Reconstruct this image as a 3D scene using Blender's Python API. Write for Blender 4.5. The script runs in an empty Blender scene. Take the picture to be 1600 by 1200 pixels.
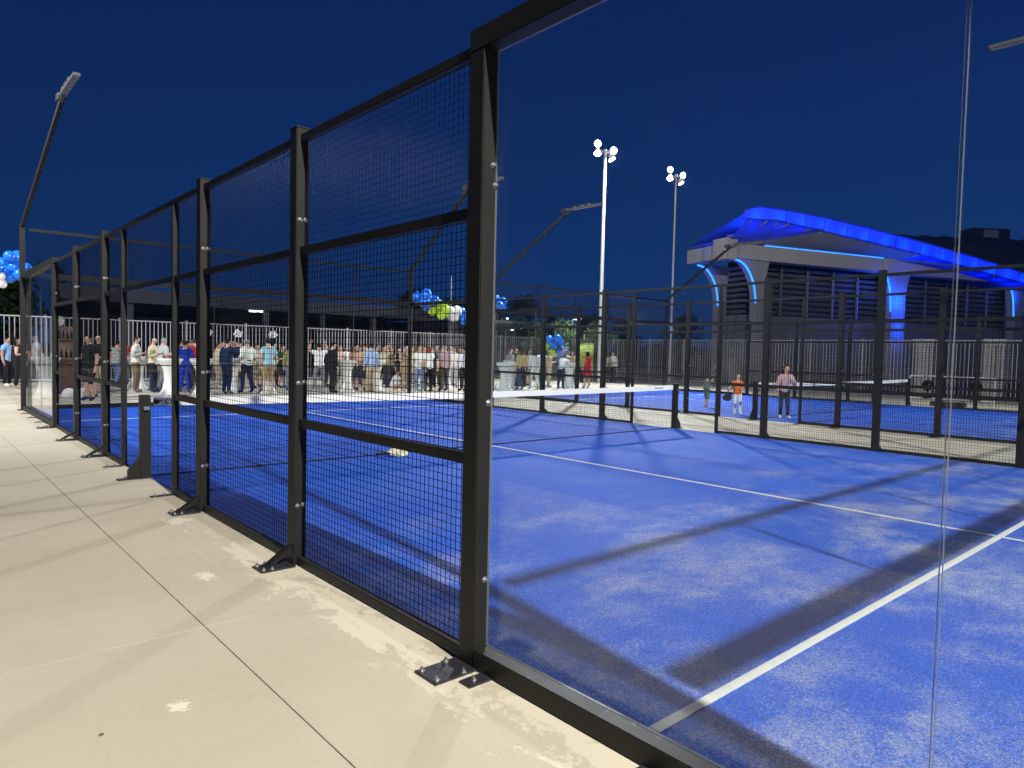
import bpy, bmesh, math, random
import numpy as np
from mathutils import Vector, Matrix
random.seed(7); rng = np.random.default_rng(7)
S = bpy.context.scene
COL = S.collection
R = math.radians

# ------------------------------------------------------------------ camera
cam_d = bpy.data.cameras.new('camera'); cam = bpy.data.objects.new('camera', cam_d); COL.objects.link(cam)
S.camera = cam
cam_d.sensor_width = 36.0; cam_d.lens = 24.36
cam_d.clip_start = 0.05; cam_d.clip_end = 1500
YAW, PIT, ROL = R(41.50), R(-2.57), R(1.28)
fw = Vector((math.sin(YAW)*math.cos(PIT), math.cos(YAW)*math.cos(PIT), math.sin(PIT)))
rt = Vector((math.cos(YAW), -math.sin(YAW), 0)); up = rt.cross(fw)
r2 = rt*math.cos(ROL)+up*math.sin(ROL); u2 = -rt*math.sin(ROL)+up*math.cos(ROL)
m3 = Matrix((r2, u2, -fw)).transposed()
cam.matrix_world = Matrix.Translation((-2.115, 1.416, 1.51)) @ m3.to_4x4()

# ------------------------------------------------------------------ world: night blue, a little paler to the horizon
W = bpy.data.worlds.new('World'); S.world = W; W.use_nodes = True
nt = W.node_tree; nt.nodes.clear()
o = nt.nodes.new('ShaderNodeOutputWorld'); bg = nt.nodes.new('ShaderNodeBackground')
tc = nt.nodes.new('ShaderNodeTexCoord'); sp = nt.nodes.new('ShaderNodeSeparateXYZ'); cr = nt.nodes.new('ShaderNodeValToRGB')
nt.links.new(tc.outputs['Generated'], sp.inputs[0]); nt.links.new(sp.outputs['Z'], cr.inputs[0])
mr = nt.nodes.new('ShaderNodeMapRange'); mr.inputs['From Min'].default_value = -.3; mr.inputs['From Max'].default_value = 1.0; mr.inputs['To Min'].default_value = .74; mr.inputs['To Max'].default_value = 1.10
nt.links.new(sp.outputs['X'], mr.inputs['Value']); nt.links.new(mr.outputs[0], bg.inputs[1])   # the dusk side of the sky is on the right
nt.links.new(cr.outputs[0], bg.inputs[0]); nt.links.new(bg.outputs[0], o.inputs[0])
e = cr.color_ramp.elements
e[0].position = 0.0; e[0].color = (.0085, .039, .150, 1)
e[1].position = 1.0; e[1].color = (.0020, .009, .055, 1)
k = e.new(.18); k.color = (.0060, .0305, .132, 1)
k = e.new(.45); k.color = (.0042, .0190, .102, 1)
bg.inputs[1].default_value = 1.0
S.view_settings.view_transform = 'Standard'; S.view_settings.look = 'None'
S.view_settings.exposure = 0.0; S.view_settings.gamma = 1.0
try: S.view_settings.use_curve_mapping = False
except Exception: pass
S.cycles.transparent_max_bounces = 32
S.cycles.max_bounces = 6; S.cycles.diffuse_bounces = 2; S.cycles.glossy_bounces = 3; S.cycles.transmission_bounces = 4
S.cycles.caustics_reflective = False; S.cycles.caustics_refractive = False
S.cycles.sample_clamp_indirect = 4.0

# ------------------------------------------------------------------ helpers
def prop(o, label=None, cat=None, group=None, kind=None):
    if label: o['label'] = label
    if cat: o['category'] = cat
    if group: o['group'] = group
    if kind: o['kind'] = kind
    return o
def empty(name, loc=(0, 0, 0), rz=0.0):
    o = bpy.data.objects.new(name, None); COL.objects.link(o)
    o.location = loc; o.rotation_euler = (0, 0, rz); o.empty_display_size = .2
    return o
def thing(name, label, cat, loc=(0, 0, 0), rz=0.0, group=None):
    return prop(empty(name, loc, rz), label, cat, group)
def use(name, me, parent=None, loc=(0, 0, 0), rot=(0, 0, 0), scale=None):
    o = bpy.data.objects.new(name, me); COL.objects.link(o)
    o.location = loc; o.rotation_euler = rot
    if scale is not None: o.scale = scale
    if parent is not None: o.parent = parent
    return o
class MB:
    def __init__(s): s.v = []; s.f = []; s.sm = []; s.mi = []
    def add(s, vs, fs, smooth=False, mi=0):
        b = len(s.v); s.v += [tuple(v) for v in vs]; s.f += [tuple(b+i for i in f) for f in fs]
        s.sm += [smooth]*len(fs); s.mi += [mi]*len(fs)
    def box(s, c, d, rz=0.0, M=None, mi=0):
        x, y, z = d[0]/2, d[1]/2, d[2]/2
        vs = [Vector((i*x, j*y, k*z)) for k in (-1, 1) for j in (-1, 1) for i in (-1, 1)]
        if M is None: M = Matrix.Rotation(rz, 3, 'Z') if rz else None
        if M is not None: vs = [M @ v for v in vs]
        c = Vector(c); vs = [v+c for v in vs]
        s.add(vs, [(0, 2, 3, 1), (4, 5, 7, 6), (0, 1, 5, 4), (2, 6, 7, 3), (0, 4, 6, 2), (1, 3, 7, 5)], mi=mi)
        return s
    def b2(s, lo, hi, mi=0):
        return s.box([(a+b)/2 for a, b in zip(lo, hi)], [b-a for a, b in zip(lo, hi)], mi=mi)
    def bevbox(s, lo, hi, b=.004):
        bm = bmesh.new(); bmesh.ops.create_cube(bm, size=1.0)
        c = [(p+q)/2 for p, q in zip(lo, hi)]; d = [q-p for p, q in zip(lo, hi)]
        for v in bm.verts: v.co = Vector((c[0]+v.co.x*d[0], c[1]+v.co.y*d[1], c[2]+v.co.z*d[2]))
        bmesh.ops.bevel(bm, geom=bm.edges[:], offset=b, segments=2, affect='EDGES')
        bm.verts.index_update()
        s.add([v.co for v in bm.verts], [[v.index for v in f.verts] for f in bm.faces]); bm.free(); return s
    def tube(s, p0, p1, r0, r1=None, n=6, caps=True, smooth=True, mi=0):
        p0, p1 = Vector(p0), Vector(p1); r1 = r0 if r1 is None else r1
        d = p1-p0
        if d.length < 1e-6: return s
        d.normalize(); a = d.orthogonal().normalized(); b = d.cross(a)
        ring = [(math.cos(2*math.pi*i/n), math.sin(2*math.pi*i/n)) for i in range(n)]
        vs = [p0+(a*c+b*q)*r0 for c, q in ring]+[p1+(a*c+b*q)*r1 for c, q in ring]
        s.add(vs, [(i, (i+1) % n, n+(i+1) % n, n+i) for i in range(n)], smooth, mi)
        if caps: s.add(vs, [tuple(range(n-1, -1, -1)), tuple(range(n, 2*n))], False, mi)
        return s
    def path(s, pts, r, n=6):
        for a, b in zip(pts[:-1], pts[1:]): s.tube(a, b, r, n=n)
        return s
    def lathe(s, prof, n=16, c=(0, 0, 0), sx=1, sy=1, M=None, mi=0, smooth=True):
        vs = []; fs = []; c = Vector(c)
        for r, z in prof:
            for i in range(n):
                a = 2*math.pi*i/n; p = Vector((r*math.cos(a)*sx, r*math.sin(a)*sy, z))
                vs.append((M @ p if M is not None else p)+c)
        m = len(prof)
        for j in range(m-1):
            for i in range(n):
                fs.append((j*n+i, j*n+(i+1) % n, (j+1)*n+(i+1) % n, (j+1)*n+i))
        fs.append(tuple(range(n-1, -1, -1))); fs.append(tuple((m-1)*n+i for i in range(n)))
        s.add(vs, fs, smooth, mi); return s
    def ball(s, c, r, n=12, m=8, sc=(1, 1, 1), M=None, mi=0):
        prof = [(max(1e-4, r*math.sin(math.pi*j/m)), -r*math.cos(math.pi*j/m)*sc[2]) for j in range(m+1)]
        return s.lathe(prof, n, c, sc[0], sc[1], M, mi)
    def prism(s, pts, lo, hi, axis='y', mi=0):
        n = len(pts)
        f = (lambda p, t: (p[0], t, p[1])) if axis == 'y' else (lambda p, t: (t, p[0], p[1])) if axis == 'x' else (lambda p, t: (p[0], p[1], t))
        vs = [f(p, lo) for p in pts]+[f(p, hi) for p in pts]
        s.add(vs, [tuple(range(n-1, -1, -1)), tuple(range(n, 2*n))]+[(i, (i+1) % n, n+(i+1) % n, n+i) for i in range(n)], mi=mi)
        return s
    def mesh(s, name, mats):
        me = bpy.data.meshes.new(name); me.from_pydata(s.v, [], s.f); me.update()
        me.polygons.foreach_set('use_smooth', s.sm)
        mats = mats if isinstance(mats, (list, tuple)) else [mats]
        for m in mats: me.materials.append(m)
        if len(mats) > 1: me.polygons.foreach_set('material_index', s.mi)
        return me
    def obj(s, name, mats, parent=None, loc=(0, 0, 0), rot=(0, 0, 0)):
        return use(name, s.mesh(name, mats), parent, loc, rot)
def copy_tree(root, loc, rz=0.0, label=None):
    r = root.copy(); COL.objects.link(r); r.location = loc; r.rotation_euler = (0, 0, rz)
    if label: r['label'] = label
    for ch in list(root.children):
        c = ch.copy(); COL.objects.link(c); c.parent = r
        for g in ch.children:
            d = g.copy(); COL.objects.link(d); d.parent = c
    return r

# ------------------------------------------------------------------ materials
class NT:
    def __init__(s, name):
        s.m = bpy.data.materials.new(name); s.m.use_nodes = True; s.t = s.m.node_tree; s.t.nodes.clear()
        s.out = s.n('OutputMaterial')
    def n(s, typ, **kw):
        q = s.t.nodes.new('ShaderNode'+typ)
        for k_, v in kw.items(): setattr(q, k_, v)
        return q
    def l(s, a, b): s.t.links.new(a, b)
    def math(s, op, a, b=None, clamp=False):
        q = s.n('Math', operation=op); q.use_clamp = clamp
        for i, x in enumerate((a, b)):
            if x is None: continue
            if isinstance(x, (int, float)): q.inputs[i].default_value = x
            else: s.l(x, q.inputs[i])
        return q.outputs[0]
    def noise(s, scale, detail=3.0, rough=.55, vec=None, dist=0.0):
        q = s.n('TexNoise'); q.inputs['Scale'].default_value = scale; q.inputs['Detail'].default_value = detail
        q.inputs['Roughness'].default_value = rough; q.inputs['Distortion'].default_value = dist
        if vec is not None: s.l(vec, q.inputs['Vector'])
        return q.outputs['Fac']
    def ramp(s, f, a, b):
        q = s.n('MapRange'); q.inputs['From Min'].default_value = a; q.inputs['From Max'].default_value = b
        q.interpolation_type = 'SMOOTHSTEP'; s.l(f, q.inputs['Value']); return q.outputs['Result']
    def mix(s, f, a, b):
        q = s.n('MixRGB')
        for i, x in enumerate((f, a, b)):
            if isinstance(x, (int, float)): q.inputs[i].default_value = x
            elif isinstance(x, tuple): q.inputs[i].default_value = (*x, 1)
            else: s.l(x, q.inputs[i])
        return q.outputs[0]
    def bsdf(s, col, rough=.6, metal=0.0, spec=.5):
        b = s.n('BsdfPrincipled')
        for key, x in (('Base Color', col), ('Roughness', rough), ('Metallic', metal), ('Specular IOR Level', spec)):
            if isinstance(x, tuple): b.inputs[key].default_value = (*x, 1)
            elif isinstance(x, (int, float)): b.inputs[key].default_value = x
            else: s.l(x, b.inputs[key])
        s.l(b.outputs[0], s.out.inputs[0]); return b
    def bump(s, b, h, dist=.002, strength=.5):
        q = s.n('Bump'); q.inputs['Distance'].default_value = dist; q.inputs['Strength'].default_value = strength
        s.l(h, q.inputs['Height']); s.l(q.outputs[0], b.inputs['Normal'])
    def pos(s): return s.n('NewGeometry').outputs['Position']
def plain(name, col, rough=.6, metal=0.0, var=.15, scale=8.0, spec=.5, bump=0.0, bscale=80.0):
    t = NT(name); tcn = t.n('TexCoord').outputs['Object']
    f = t.noise(scale, 4.0, .6, tcn)
    c0 = tuple(max(0, x*(1-var)) for x in col); c1 = tuple(min(1, x*(1+var)) for x in col)
    b = t.bsdf(t.mix(f, c0, c1), t.math('ADD', t.math('MULTIPLY', f, .2), max(.02, rough-.1)), metal, spec)
    if bump: t.bump(b, t.noise(bscale, 3.0, .6, tcn), bump, .5)
    return t.m
def glow(name, col, strength):
    t = NT(name); q = t.n('Emission'); q.inputs[0].default_value = (*col, 1); q.inputs[1].default_value = strength
    t.l(q.outputs[0], t.out.inputs[0]); return t.m

def m_concrete():
    t = NT('concrete'); P = t.pos(); sep = t.n('SeparateXYZ'); t.l(P, sep.inputs[0])
    big = t.noise(.5, 4, .6, P); med = t.noise(2.6, 6, .65, P, .3); fine = t.noise(55, 3, .6, P)
    obj = t.n('ObjectInfo').outputs['Random']
    c = t.mix(t.ramp(big, .3, .75), (.43, .385, .295), (.485, .44, .345))
    c = t.mix(t.math('MULTIPLY', t.ramp(med, .48, .75), .32), c, (.36, .32, .245))
    c = t.mix(t.math('MULTIPLY', t.ramp(fine, .45, .8), .16), c, (.25, .21, .155)); c = t.mix(t.math('MULTIPLY', t.ramp(t.noise(240, 2, .7, P), .56, .72), .30), c, (.20, .17, .125)); c = t.mix(t.math('MULTIPLY', t.ramp(t.noise(9, 7, .7, P, .6), .58, .74), .22), c, (.58, .53, .41))
    c = t.mix(t.math('MULTIPLY', obj, .10), c, (.30, .26, .19))
    c = t.mix(t.math('MULTIPLY', t.ramp(t.noise(1.1, 6, .62, P, .5), .55, .78), .30), c, (.30, .265, .20))
    sc = t.n('Mapping'); sc.inputs['Scale'].default_value = (9, 1.3, 1); sc.inputs['Rotation'].default_value = (0, 0, -.35); t.l(P, sc.inputs[0])
    c = t.mix(t.math('MULTIPLY', t.ramp(t.noise(1.4, 6, .7, sc.outputs[0], .3), .62, .74), .28), c, (.27, .235, .18))
    # trowel streaks
    mp = t.n('Mapping'); mp.inputs['Scale'].default_value = (1.4, 9.0, 1); mp.inputs['Rotation'].default_value = (0, 0, .5); t.l(P, mp.inputs[0])
    st = t.noise(1.0, 5, .6, mp.outputs[0], .4)
    c = t.mix(t.math('MULTIPLY', t.ramp(st, .52, .8), .20), c, (.52, .46, .35))
    # spilled mortar: a ragged pale smear on the slab along the frame of the court
    x, y = sep.outputs['X'], sep.outputs['Y']
    strip = t.math('MULTIPLY', t.ramp(x, -.62, -.16), t.math('LESS_THAN', x, .02))
    strip = t.math('MULTIPLY', strip, t.ramp(y, 8.4, 6.0))
    mq = t.n('Mapping'); mq.inputs['Scale'].default_value = (2.2, .9, 1); t.l(P, mq.inputs[0])
    n2 = t.math('ADD', t.math('MULTIPLY', t.noise(2.3, 9, .72, mq.outputs[0], .5), .7), t.math('MULTIPLY', t.noise(21, 6, .75, P), .3))
    sm = t.ramp(t.math('ADD', t.math('MULTIPLY', n2, 1.0), t.math('MULTIPLY', strip, .17)), .61, .66)
    sm = t.math('MULTIPLY', sm, t.ramp(strip, .02, .25))
    c = t.mix(t.math('MULTIPLY', sm, .75), c, (.60, .55, .43))
    # the two loose splashes further out
    for (cx, cy, rr) in ((-1.98, 6.02, .22), (-.34, 7.75, .22), (-.62, 6.1, .15), (-1.25, 4.45, .1)):
        ln = t.math('POWER', t.math('ADD', t.math('POWER', t.math('SUBTRACT', x, cx), 2.0), t.math('POWER', t.math('MULTIPLY', t.math('SUBTRACT', y, cy), .8), 2.0)), .5)
        near = t.ramp(ln, rr, 0.0)
        k_ = t.ramp(t.math('ADD', t.noise(17, 6, .7, P, 1.2), t.math('MULTIPLY', near, .34)), .70, .78)
        c = t.mix(t.math('MULTIPLY', t.math('MULTIPLY', k_, t.ramp(near, 0, .3)), .75), c, (.70, .65, .53))
    # dark specks
    vo = t.n('TexVoronoi'); vo.inputs['Scale'].default_value = 2.2; t.l(P, vo.inputs['Vector'])
    c = t.mix(t.math('MULTIPLY', t.math('LESS_THAN', vo.outputs['Distance'], .008), .7), c, (.08, .065, .045))
    b = t.bsdf(c, t.math('ADD', t.math('MULTIPLY', med, .3), .55), 0, .3)
    t.bump(b, t.math('ADD', t.math('MULTIPLY', med, 1.0), t.math('MULTIPLY', fine, .25)), .006, .35)
    return t.m
def m_turf():
    t = NT('blue_turf'); P = t.pos()
    big = t.noise(.55, 5, .6, P, .4)
    mp = t.n('Mapping'); mp.inputs['Scale'].default_value = (.8, 1.15, 1); mp.inputs['Rotation'].default_value = (0, 0, .3); t.l(P, mp.inputs[0])
    med = t.noise(1.35, 7, .66, mp.outputs[0], .25)
    sep = t.n('SeparateXYZ'); t.l(P, sep.inputs[0])
    front = t.ramp(sep.outputs['Y'], 9.5, 2.0)
    den = t.math('ADD', t.math('ADD', t.math('MULTIPLY', t.ramp(big, .32, .72), .38), t.math('MULTIPLY', t.ramp(med, .37, .74), .52)), t.math('MULTIPLY', front, .11))
    den = t.math('MULTIPLY', den, t.math('ADD', t.math('MULTIPLY', front, .72), .28))
    f1 = t.noise(190, 2, .8, P); f2 = t.noise(60, 4, .75, P)
    grain = t.math('ADD', t.math('MULTIPLY', f1, .6), t.math('MULTIPLY', f2, .4))
    thr = t.math('SUBTRACT', .72, t.math('MULTIPLY', den, .36))
    sand = t.ramp(t.math('SUBTRACT', grain, thr), -.15, .15)
    base = t.mix(t.ramp(t.noise(130, 2, .7, P), .40, .62), (.0010, .042, .30), (.004, .112, .70))
    base = t.mix(t.math('MULTIPLY', t.ramp(t.noise(.8, 4, .6, P), .35, .7), .35), base, (.0010, .048, .43))
    c = t.mix(t.math('MULTIPLY', sand, .92), base, (.42, .44, .47))
    b = t.bsdf(c, .8, 0, .25)
    t.bump(b, t.math('ADD', f1, f2), .006, .7)
    return t.m
def m_line():
    t = NT('court_line_white'); P = t.pos()
    f = t.noise(160, 3, .7, P); g = t.noise(9, 4, .6, P)
    c = t.mix(t.math('MULTIPLY', t.ramp(f, .52, .75), .5), (.60, .60, .57), (.30, .33, .42))
    c = t.mix(t.math('MULTIPLY', t.ramp(g, .55, .75), .3), c, (.35, .38, .5))
    b = t.bsdf(c, .8, 0, .2); t.bump(b, f, .004, .6); return t.m
def m_glass(name='court_glass'):
    t = NT(name)
    g = t.n('NewGeometry'); d = t.n('VectorMath', operation='DOT_PRODUCT'); t.l(g.outputs['Normal'], d.inputs[0]); t.l(g.outputs['Incoming'], d.inputs[1])
    c = t.math('SUBTRACT', 1.0, t.math('ABSOLUTE', d.outputs['Value']), True)
    fr = t.math('ADD', .030, t.math('MULTIPLY', t.math('POWER', c, 5.0), .9), True)
    tr = t.n('BsdfTransparent'); tr.inputs[0].default_value = (.955, .975, .975, 1)
    gl = t.n('BsdfGlossy'); gl.inputs['Roughness'].default_value = .012; gl.inputs[0].default_value = (1, 1, 1, 1)
    # dust: a thin diffuse film, heavier in patches
    P = t.pos(); df = t.n('BsdfDiffuse'); df.inputs[0].default_value = (.6, .6, .58, 1)
    dust = t.math('MULTIPLY', t.ramp(t.noise(1.6, 6, .7, P), .4, .8), .006)
    m1 = t.n('MixShader'); t.l(dust, m1.inputs[0]); t.l(tr.outputs[0], m1.inputs[1]); t.l(df.outputs[0], m1.inputs[2])
    m2 = t.n('MixShader'); t.l(fr, m2.inputs[0]); t.l(m1.outputs[0], m2.inputs[1]); t.l(gl.outputs[0], m2.inputs[2])
    t.l(m2.outputs[0], t.out.inputs[0]); return t.m
def m_membrane():
    t = NT('roof_membrane'); tcn = t.n('TexCoord').outputs['Object']
    f = t.noise(3, 4, .6, tcn); c = t.mix(f, (.10, .20, .70), (.14, .26, .80))
    d = t.n('BsdfDiffuse'); tl = t.n('BsdfTranslucent'); t.l(c, d.inputs[0]); t.l(c, tl.inputs[0])
    m = t.n('MixShader'); m.inputs[0].default_value = .7; t.l(d.outputs[0], m.inputs[1]); t.l(tl.outputs[0], m.inputs[2])
    t.l(m.outputs[0], t.out.inputs[0]); return t.m
def m_steel():
    t = NT('black_powder_coat'); tcn = t.pos()
    f = t.noise(3.0, 5, .6, tcn); g = t.noise(120, 2, .6, tcn)
    c = t.mix(f, (.007, .007, .007), (.016, .0155, .014))
    dust = t.ramp(t.noise(26, 6, .7, tcn), .58, .78)
    nrm = t.n('SeparateXYZ'); t.l(t.n('NewGeometry').outputs['Normal'], nrm.inputs[0])
    c = t.mix(t.math('MULTIPLY', t.math('MULTIPLY', dust, t.ramp(nrm.outputs['Z'], .4, .9)), .5), c, (.30, .27, .22))
    b = t.bsdf(c, t.math('ADD', t.math('MULTIPLY', f, .2), .40), 0, .25)
    t.bump(b, g, .0004, .4); return t.m
def m_stripe(name, c0, c1, scale=28, axis='Z'):
    t = NT(name); tcn = t.n('TexCoord').outputs['Object']
    w = t.n('TexWave'); w.bands_direction = axis; w.inputs['Scale'].default_value = scale/6.0; w.inputs['Distortion'].default_value = .4; t.l(tcn, w.inputs[0])
    t.bsdf(t.mix(t.ramp(w.outputs['Fac'], .4, .6), c0, c1), .85, 0, .2); return t.m
def m_mottle(name, cols, scale=22):
    t = NT(name); tcn = t.n('TexCoord').outputs['Object']; n1 = t.noise(scale, 2, .5, tcn); n2 = t.noise(scale*1.7, 2, .5, tcn)
    c = t.mix(t.ramp(n1, .45, .55), cols[0], cols[1]); c = t.mix(t.ramp(n2, .52, .6), c, cols[2]); t.bsdf(c, .85, 0, .2); return t.m
def m_brick():
    t = NT('brick_face'); tcn = t.n('TexCoord').outputs['Object']
    f = t.noise(14, 4, .6, tcn); r = t.n('ObjectInfo').outputs['Random']
    c = t.mix(f, (.16, .075, .045), (.25, .125, .08)); c = t.mix(t.math('MULTIPLY', r, .4), c, (.10, .055, .04))
    b = t.bsdf(c, .9, 0, .2); t.bump(b, f, .004, .5); return t.m
def m_leaf(name, a, b_):
    t = NT(name); r = t.noise(1.7, 3, .6, t.pos()); c = t.mix(r, a, b_); t.bsdf(c, .6, 0, .3); return t.m

M_CON = m_concrete(); M_TURF = m_turf(); M_LINE = m_line(); M_GLASS = m_glass(); M_STEEL = m_steel()
M_EDGE = plain('glass_edge', (.19, .21, .22), .15, 0, .1)
M_WIRE = plain('black_wire', (.003, .003, .004), .24, 0, .2, spec=.10)
M_ZINC = plain('zinc_bolt', (.34, .34, .35), .35, .85, .2, 60)
M_NETC = plain('net_cord', (.012, .012, .014), .8)
M_TAPE = plain('net_tape_white', (.80, .80, .78), .7, 0, .05)
M_DARKPLATE = plain('base_plate_paint', (.022, .022, .026), .42, 0, .3, 25)
M_GALV = plain('galvanised_paint', (.62, .62, .62), .45, .2, .1)
M_PALE = plain('pale_fence_paint', (.34, .325, .35), .5, .1, .1)
M_TERR = plain('dark_terrain', (.035, .035, .033), .95, 0, .4, .3)
M_JOINT = plain('joint_bed', (.10, .085, .06), .95)
M_WALLC = plain('hall_concrete', (.36, .34, .34), .85, 0, .12, .9, bump=.004)
M_HWALL = plain('hall_wall_paint', (.15, .145, .145), .85, 0, .2, .7, bump=.004)
M_LOUV = plain('louver_grey', (.20, .20, .215), .5, .2, .1)
M_DARK = plain('hall_dark_gap', (.012, .012, .015), .9)
M_MEMB = m_membrane()
M_UNDER = plain('canopy_soffit', (.20, .20, .22), .7, 0, .2, .6)
M_HALLR = plain('far_hall_roof', (.10, .10, .125), .55, .3, .25, .3)
M_LED = glow('floodlight_lens', (1.0, .97, .90), 90.0)
M_STRL = glow('street_lamp_lens', (1.0, .95, .85), 26.0)
M_BLED = glow('blue_led_strip', (.02, .20, 1.0), 3.6)
M_TUBE = glow('tube_lamp', (1.0, .95, .88), 6.0)
M_CLOTH = plain('white_stretch_cloth', (.76, .76, .74), .85, 0, .05)
M_BL_BLUE = plain('balloon_blue', (.012, .16, .72), .22, 0, .1, spec=.5)
M_BL_LIME = plain('balloon_lime', (.42, .62, .03), .22, 0, .1)
M_BL_WHITE = plain('balloon_white', (.80, .80, .80), .22, 0, .03)
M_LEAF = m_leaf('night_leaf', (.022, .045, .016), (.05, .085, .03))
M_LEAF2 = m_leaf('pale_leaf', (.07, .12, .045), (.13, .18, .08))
M_BARK = plain('bark', (.09, .065, .045), .9)
M_BRICK = m_brick()

# ------------------------------------------------------------------ ground, slabs, turf
ter = MB(); ter.add([(-700, -700, -.05), (700, -700, -.05), (700, 700, -.05), (-700, 700, -.05)], [(0, 1, 2, 3)])
prop(ter.obj('terrain', M_TERR), kind='structure')
bed = MB(); bed.b2((-3.27, -10, -.045), (33, 33.4, -.016))
pav = prop(bed.obj('concrete_pavement', M_JOINT), kind='structure')
xs = [-3.26, -.9, 3.1, 7.1, 11.1, 15.1, 19.1, 23.1, 27.1, 32.9]
ys = [-9.8, -4.76, .24, 5.24, 10.24, 15.24, 20.24, 25.24, 30.24, 33.3]
slab_me = {}
for i in range(len(xs)-1):
    for j in range(len(ys)-1):
        w, d = xs[i+1]-xs[i]-.0045, ys[j+1]-ys[j]-.003
        k_ = (round(w, 2), round(d, 2))
        if k_ not in slab_me: slab_me[k_] = MB().bevbox((-w/2, -d/2, -.012), (w/2, d/2, 0), .0015).mesh('slab', M_CON)
        use('slab', slab_me[k_], pav, ((xs[i]+xs[i+1])/2, (ys[j]+ys[j+1])/2, 0))

OX2, OY2 = 13.68, .18
turf_me = MB().b2((.004, .004, .0005), (9.996, 19.996, .012)).mesh('court_turf', M_TURF)
def line_me(w, d):
    m = MB(); m.b2((-w/2, -d/2, .0125), (w/2, d/2, .0165)); return m.mesh('court_line', M_LINE)
SL, CL = line_me(9.98, .05), line_me(.05, 14.3)
for (ox, oy) in ((0, 0), (OX2, OY2)):
    t = prop(use('court_turf', turf_me, None, (ox, oy, 0)), kind='structure')
    use('court_line', SL, t, (5, 3.05, 0)); use('court_line', SL, t, (5, 16.95, 0)); use('court_line', CL, t, (5, 10, .0006))

# ------------------------------------------------------------------ court enclosure pieces (local frame: outside is -x, the wall runs along y)
def wire_panel(w, h, step=.04, r=.0019):
    m = MB(); ny, nz = max(2, round(w/step)), max(2, round(h/step))
    for i in range(ny+1):
        y = -w/2+w*i/ny; m.tube((0, y, 0), (0, y, h), r, n=5, caps=False)
    for j in range(nz+1):
        z = h*j/nz; m.tube((.003, -w/2, z), (.003, w/2, z), r, n=5, caps=False)
    return m.mesh('wire_mesh', M_WIRE)
WP = {}
def wires(w, h, r=.0019):
    k_ = (round(w, 3), round(h, 3))
    if k_ not in WP: WP[k_] = wire_panel(w, h, .04, r)
    return WP[k_]
RB = {}
def bar(lo, hi, mat=None):     # one rolled section, centred at its own origin; alike ones share data
    d = tuple(round(b-a, 3) for a, b in zip(lo, hi))
    if d not in RB: RB[d] = MB().bevbox([-x/2 for x in d], [x/2 for x in d], .0035).mesh('rail', mat or M_STEEL)
    return RB[d], tuple((a+b)/2 for a, b in zip(lo, hi))
def rail(name, lo, hi, parent):
    me, c = bar(lo, hi); return use(name, me, parent, c)
bolt_m = MB(); bolt_m.tube((0, 0, 0), (0, 0, .004), .017, n=12); bolt_m.tube((0, 0, .004), (0, 0, .013), .0115, n=6, smooth=False); bolt_m.tube((0, 0, .013), (0, 0, .022), .006, n=8)
BOLT = bolt_m.mesh('bolt', M_ZINC)
plate_m = MB().bevbox((-.235, -.085, 0), (.005, .085, .012), .002); PLATE = plate_m.mesh('base_plate', M_DARKPLATE)
splate_m = MB().bevbox((-.13, -.04, 0), (.005, .04, .010), .002); SPLATE = splate_m.mesh('base_plate', M_DARKPLATE)
lplate_m = MB().bevbox((-.20, -.03, 0), (.005, .03, .010), .002); LPLATE = lplate_m.mesh('base_plate', M_DARKPLATE)
brace_m = MB(); brace_m.prism([(-.195, .012), (-.155, .012), (0, .095), (0, .145)], -.03, .03); BRACE = brace_m.mesh('brace', M_STEEL)
POST30 = MB().bevbox((-.045, -.055, .012), (.045, .055, 3.0), .005).mesh('post', M_STEEL)
POST29 = MB().bevbox((-.045, -.055, .012), (.045, .055, 2.908), .005).mesh('post', M_STEEL)
JAMB = MB().bevbox((-.03, -.025, .010), (.03, .025, 2.90), .004).mesh('jamb', M_STEEL)
UPJ = MB().bevbox((-.013, -.013, 3.06), (.013, .013, 3.95), .003).mesh('upright', M_STEEL)
CAPB = MB().bevbox((-.05, -.06, 0), (.05, .06, .006), .002).mesh('post_cap', M_DARKPLATE)
def add_bolts(parent, pts, rot=(0, 0, 0)):
    for p in pts: use('bolt', BOLT, parent, p, rot)
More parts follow.
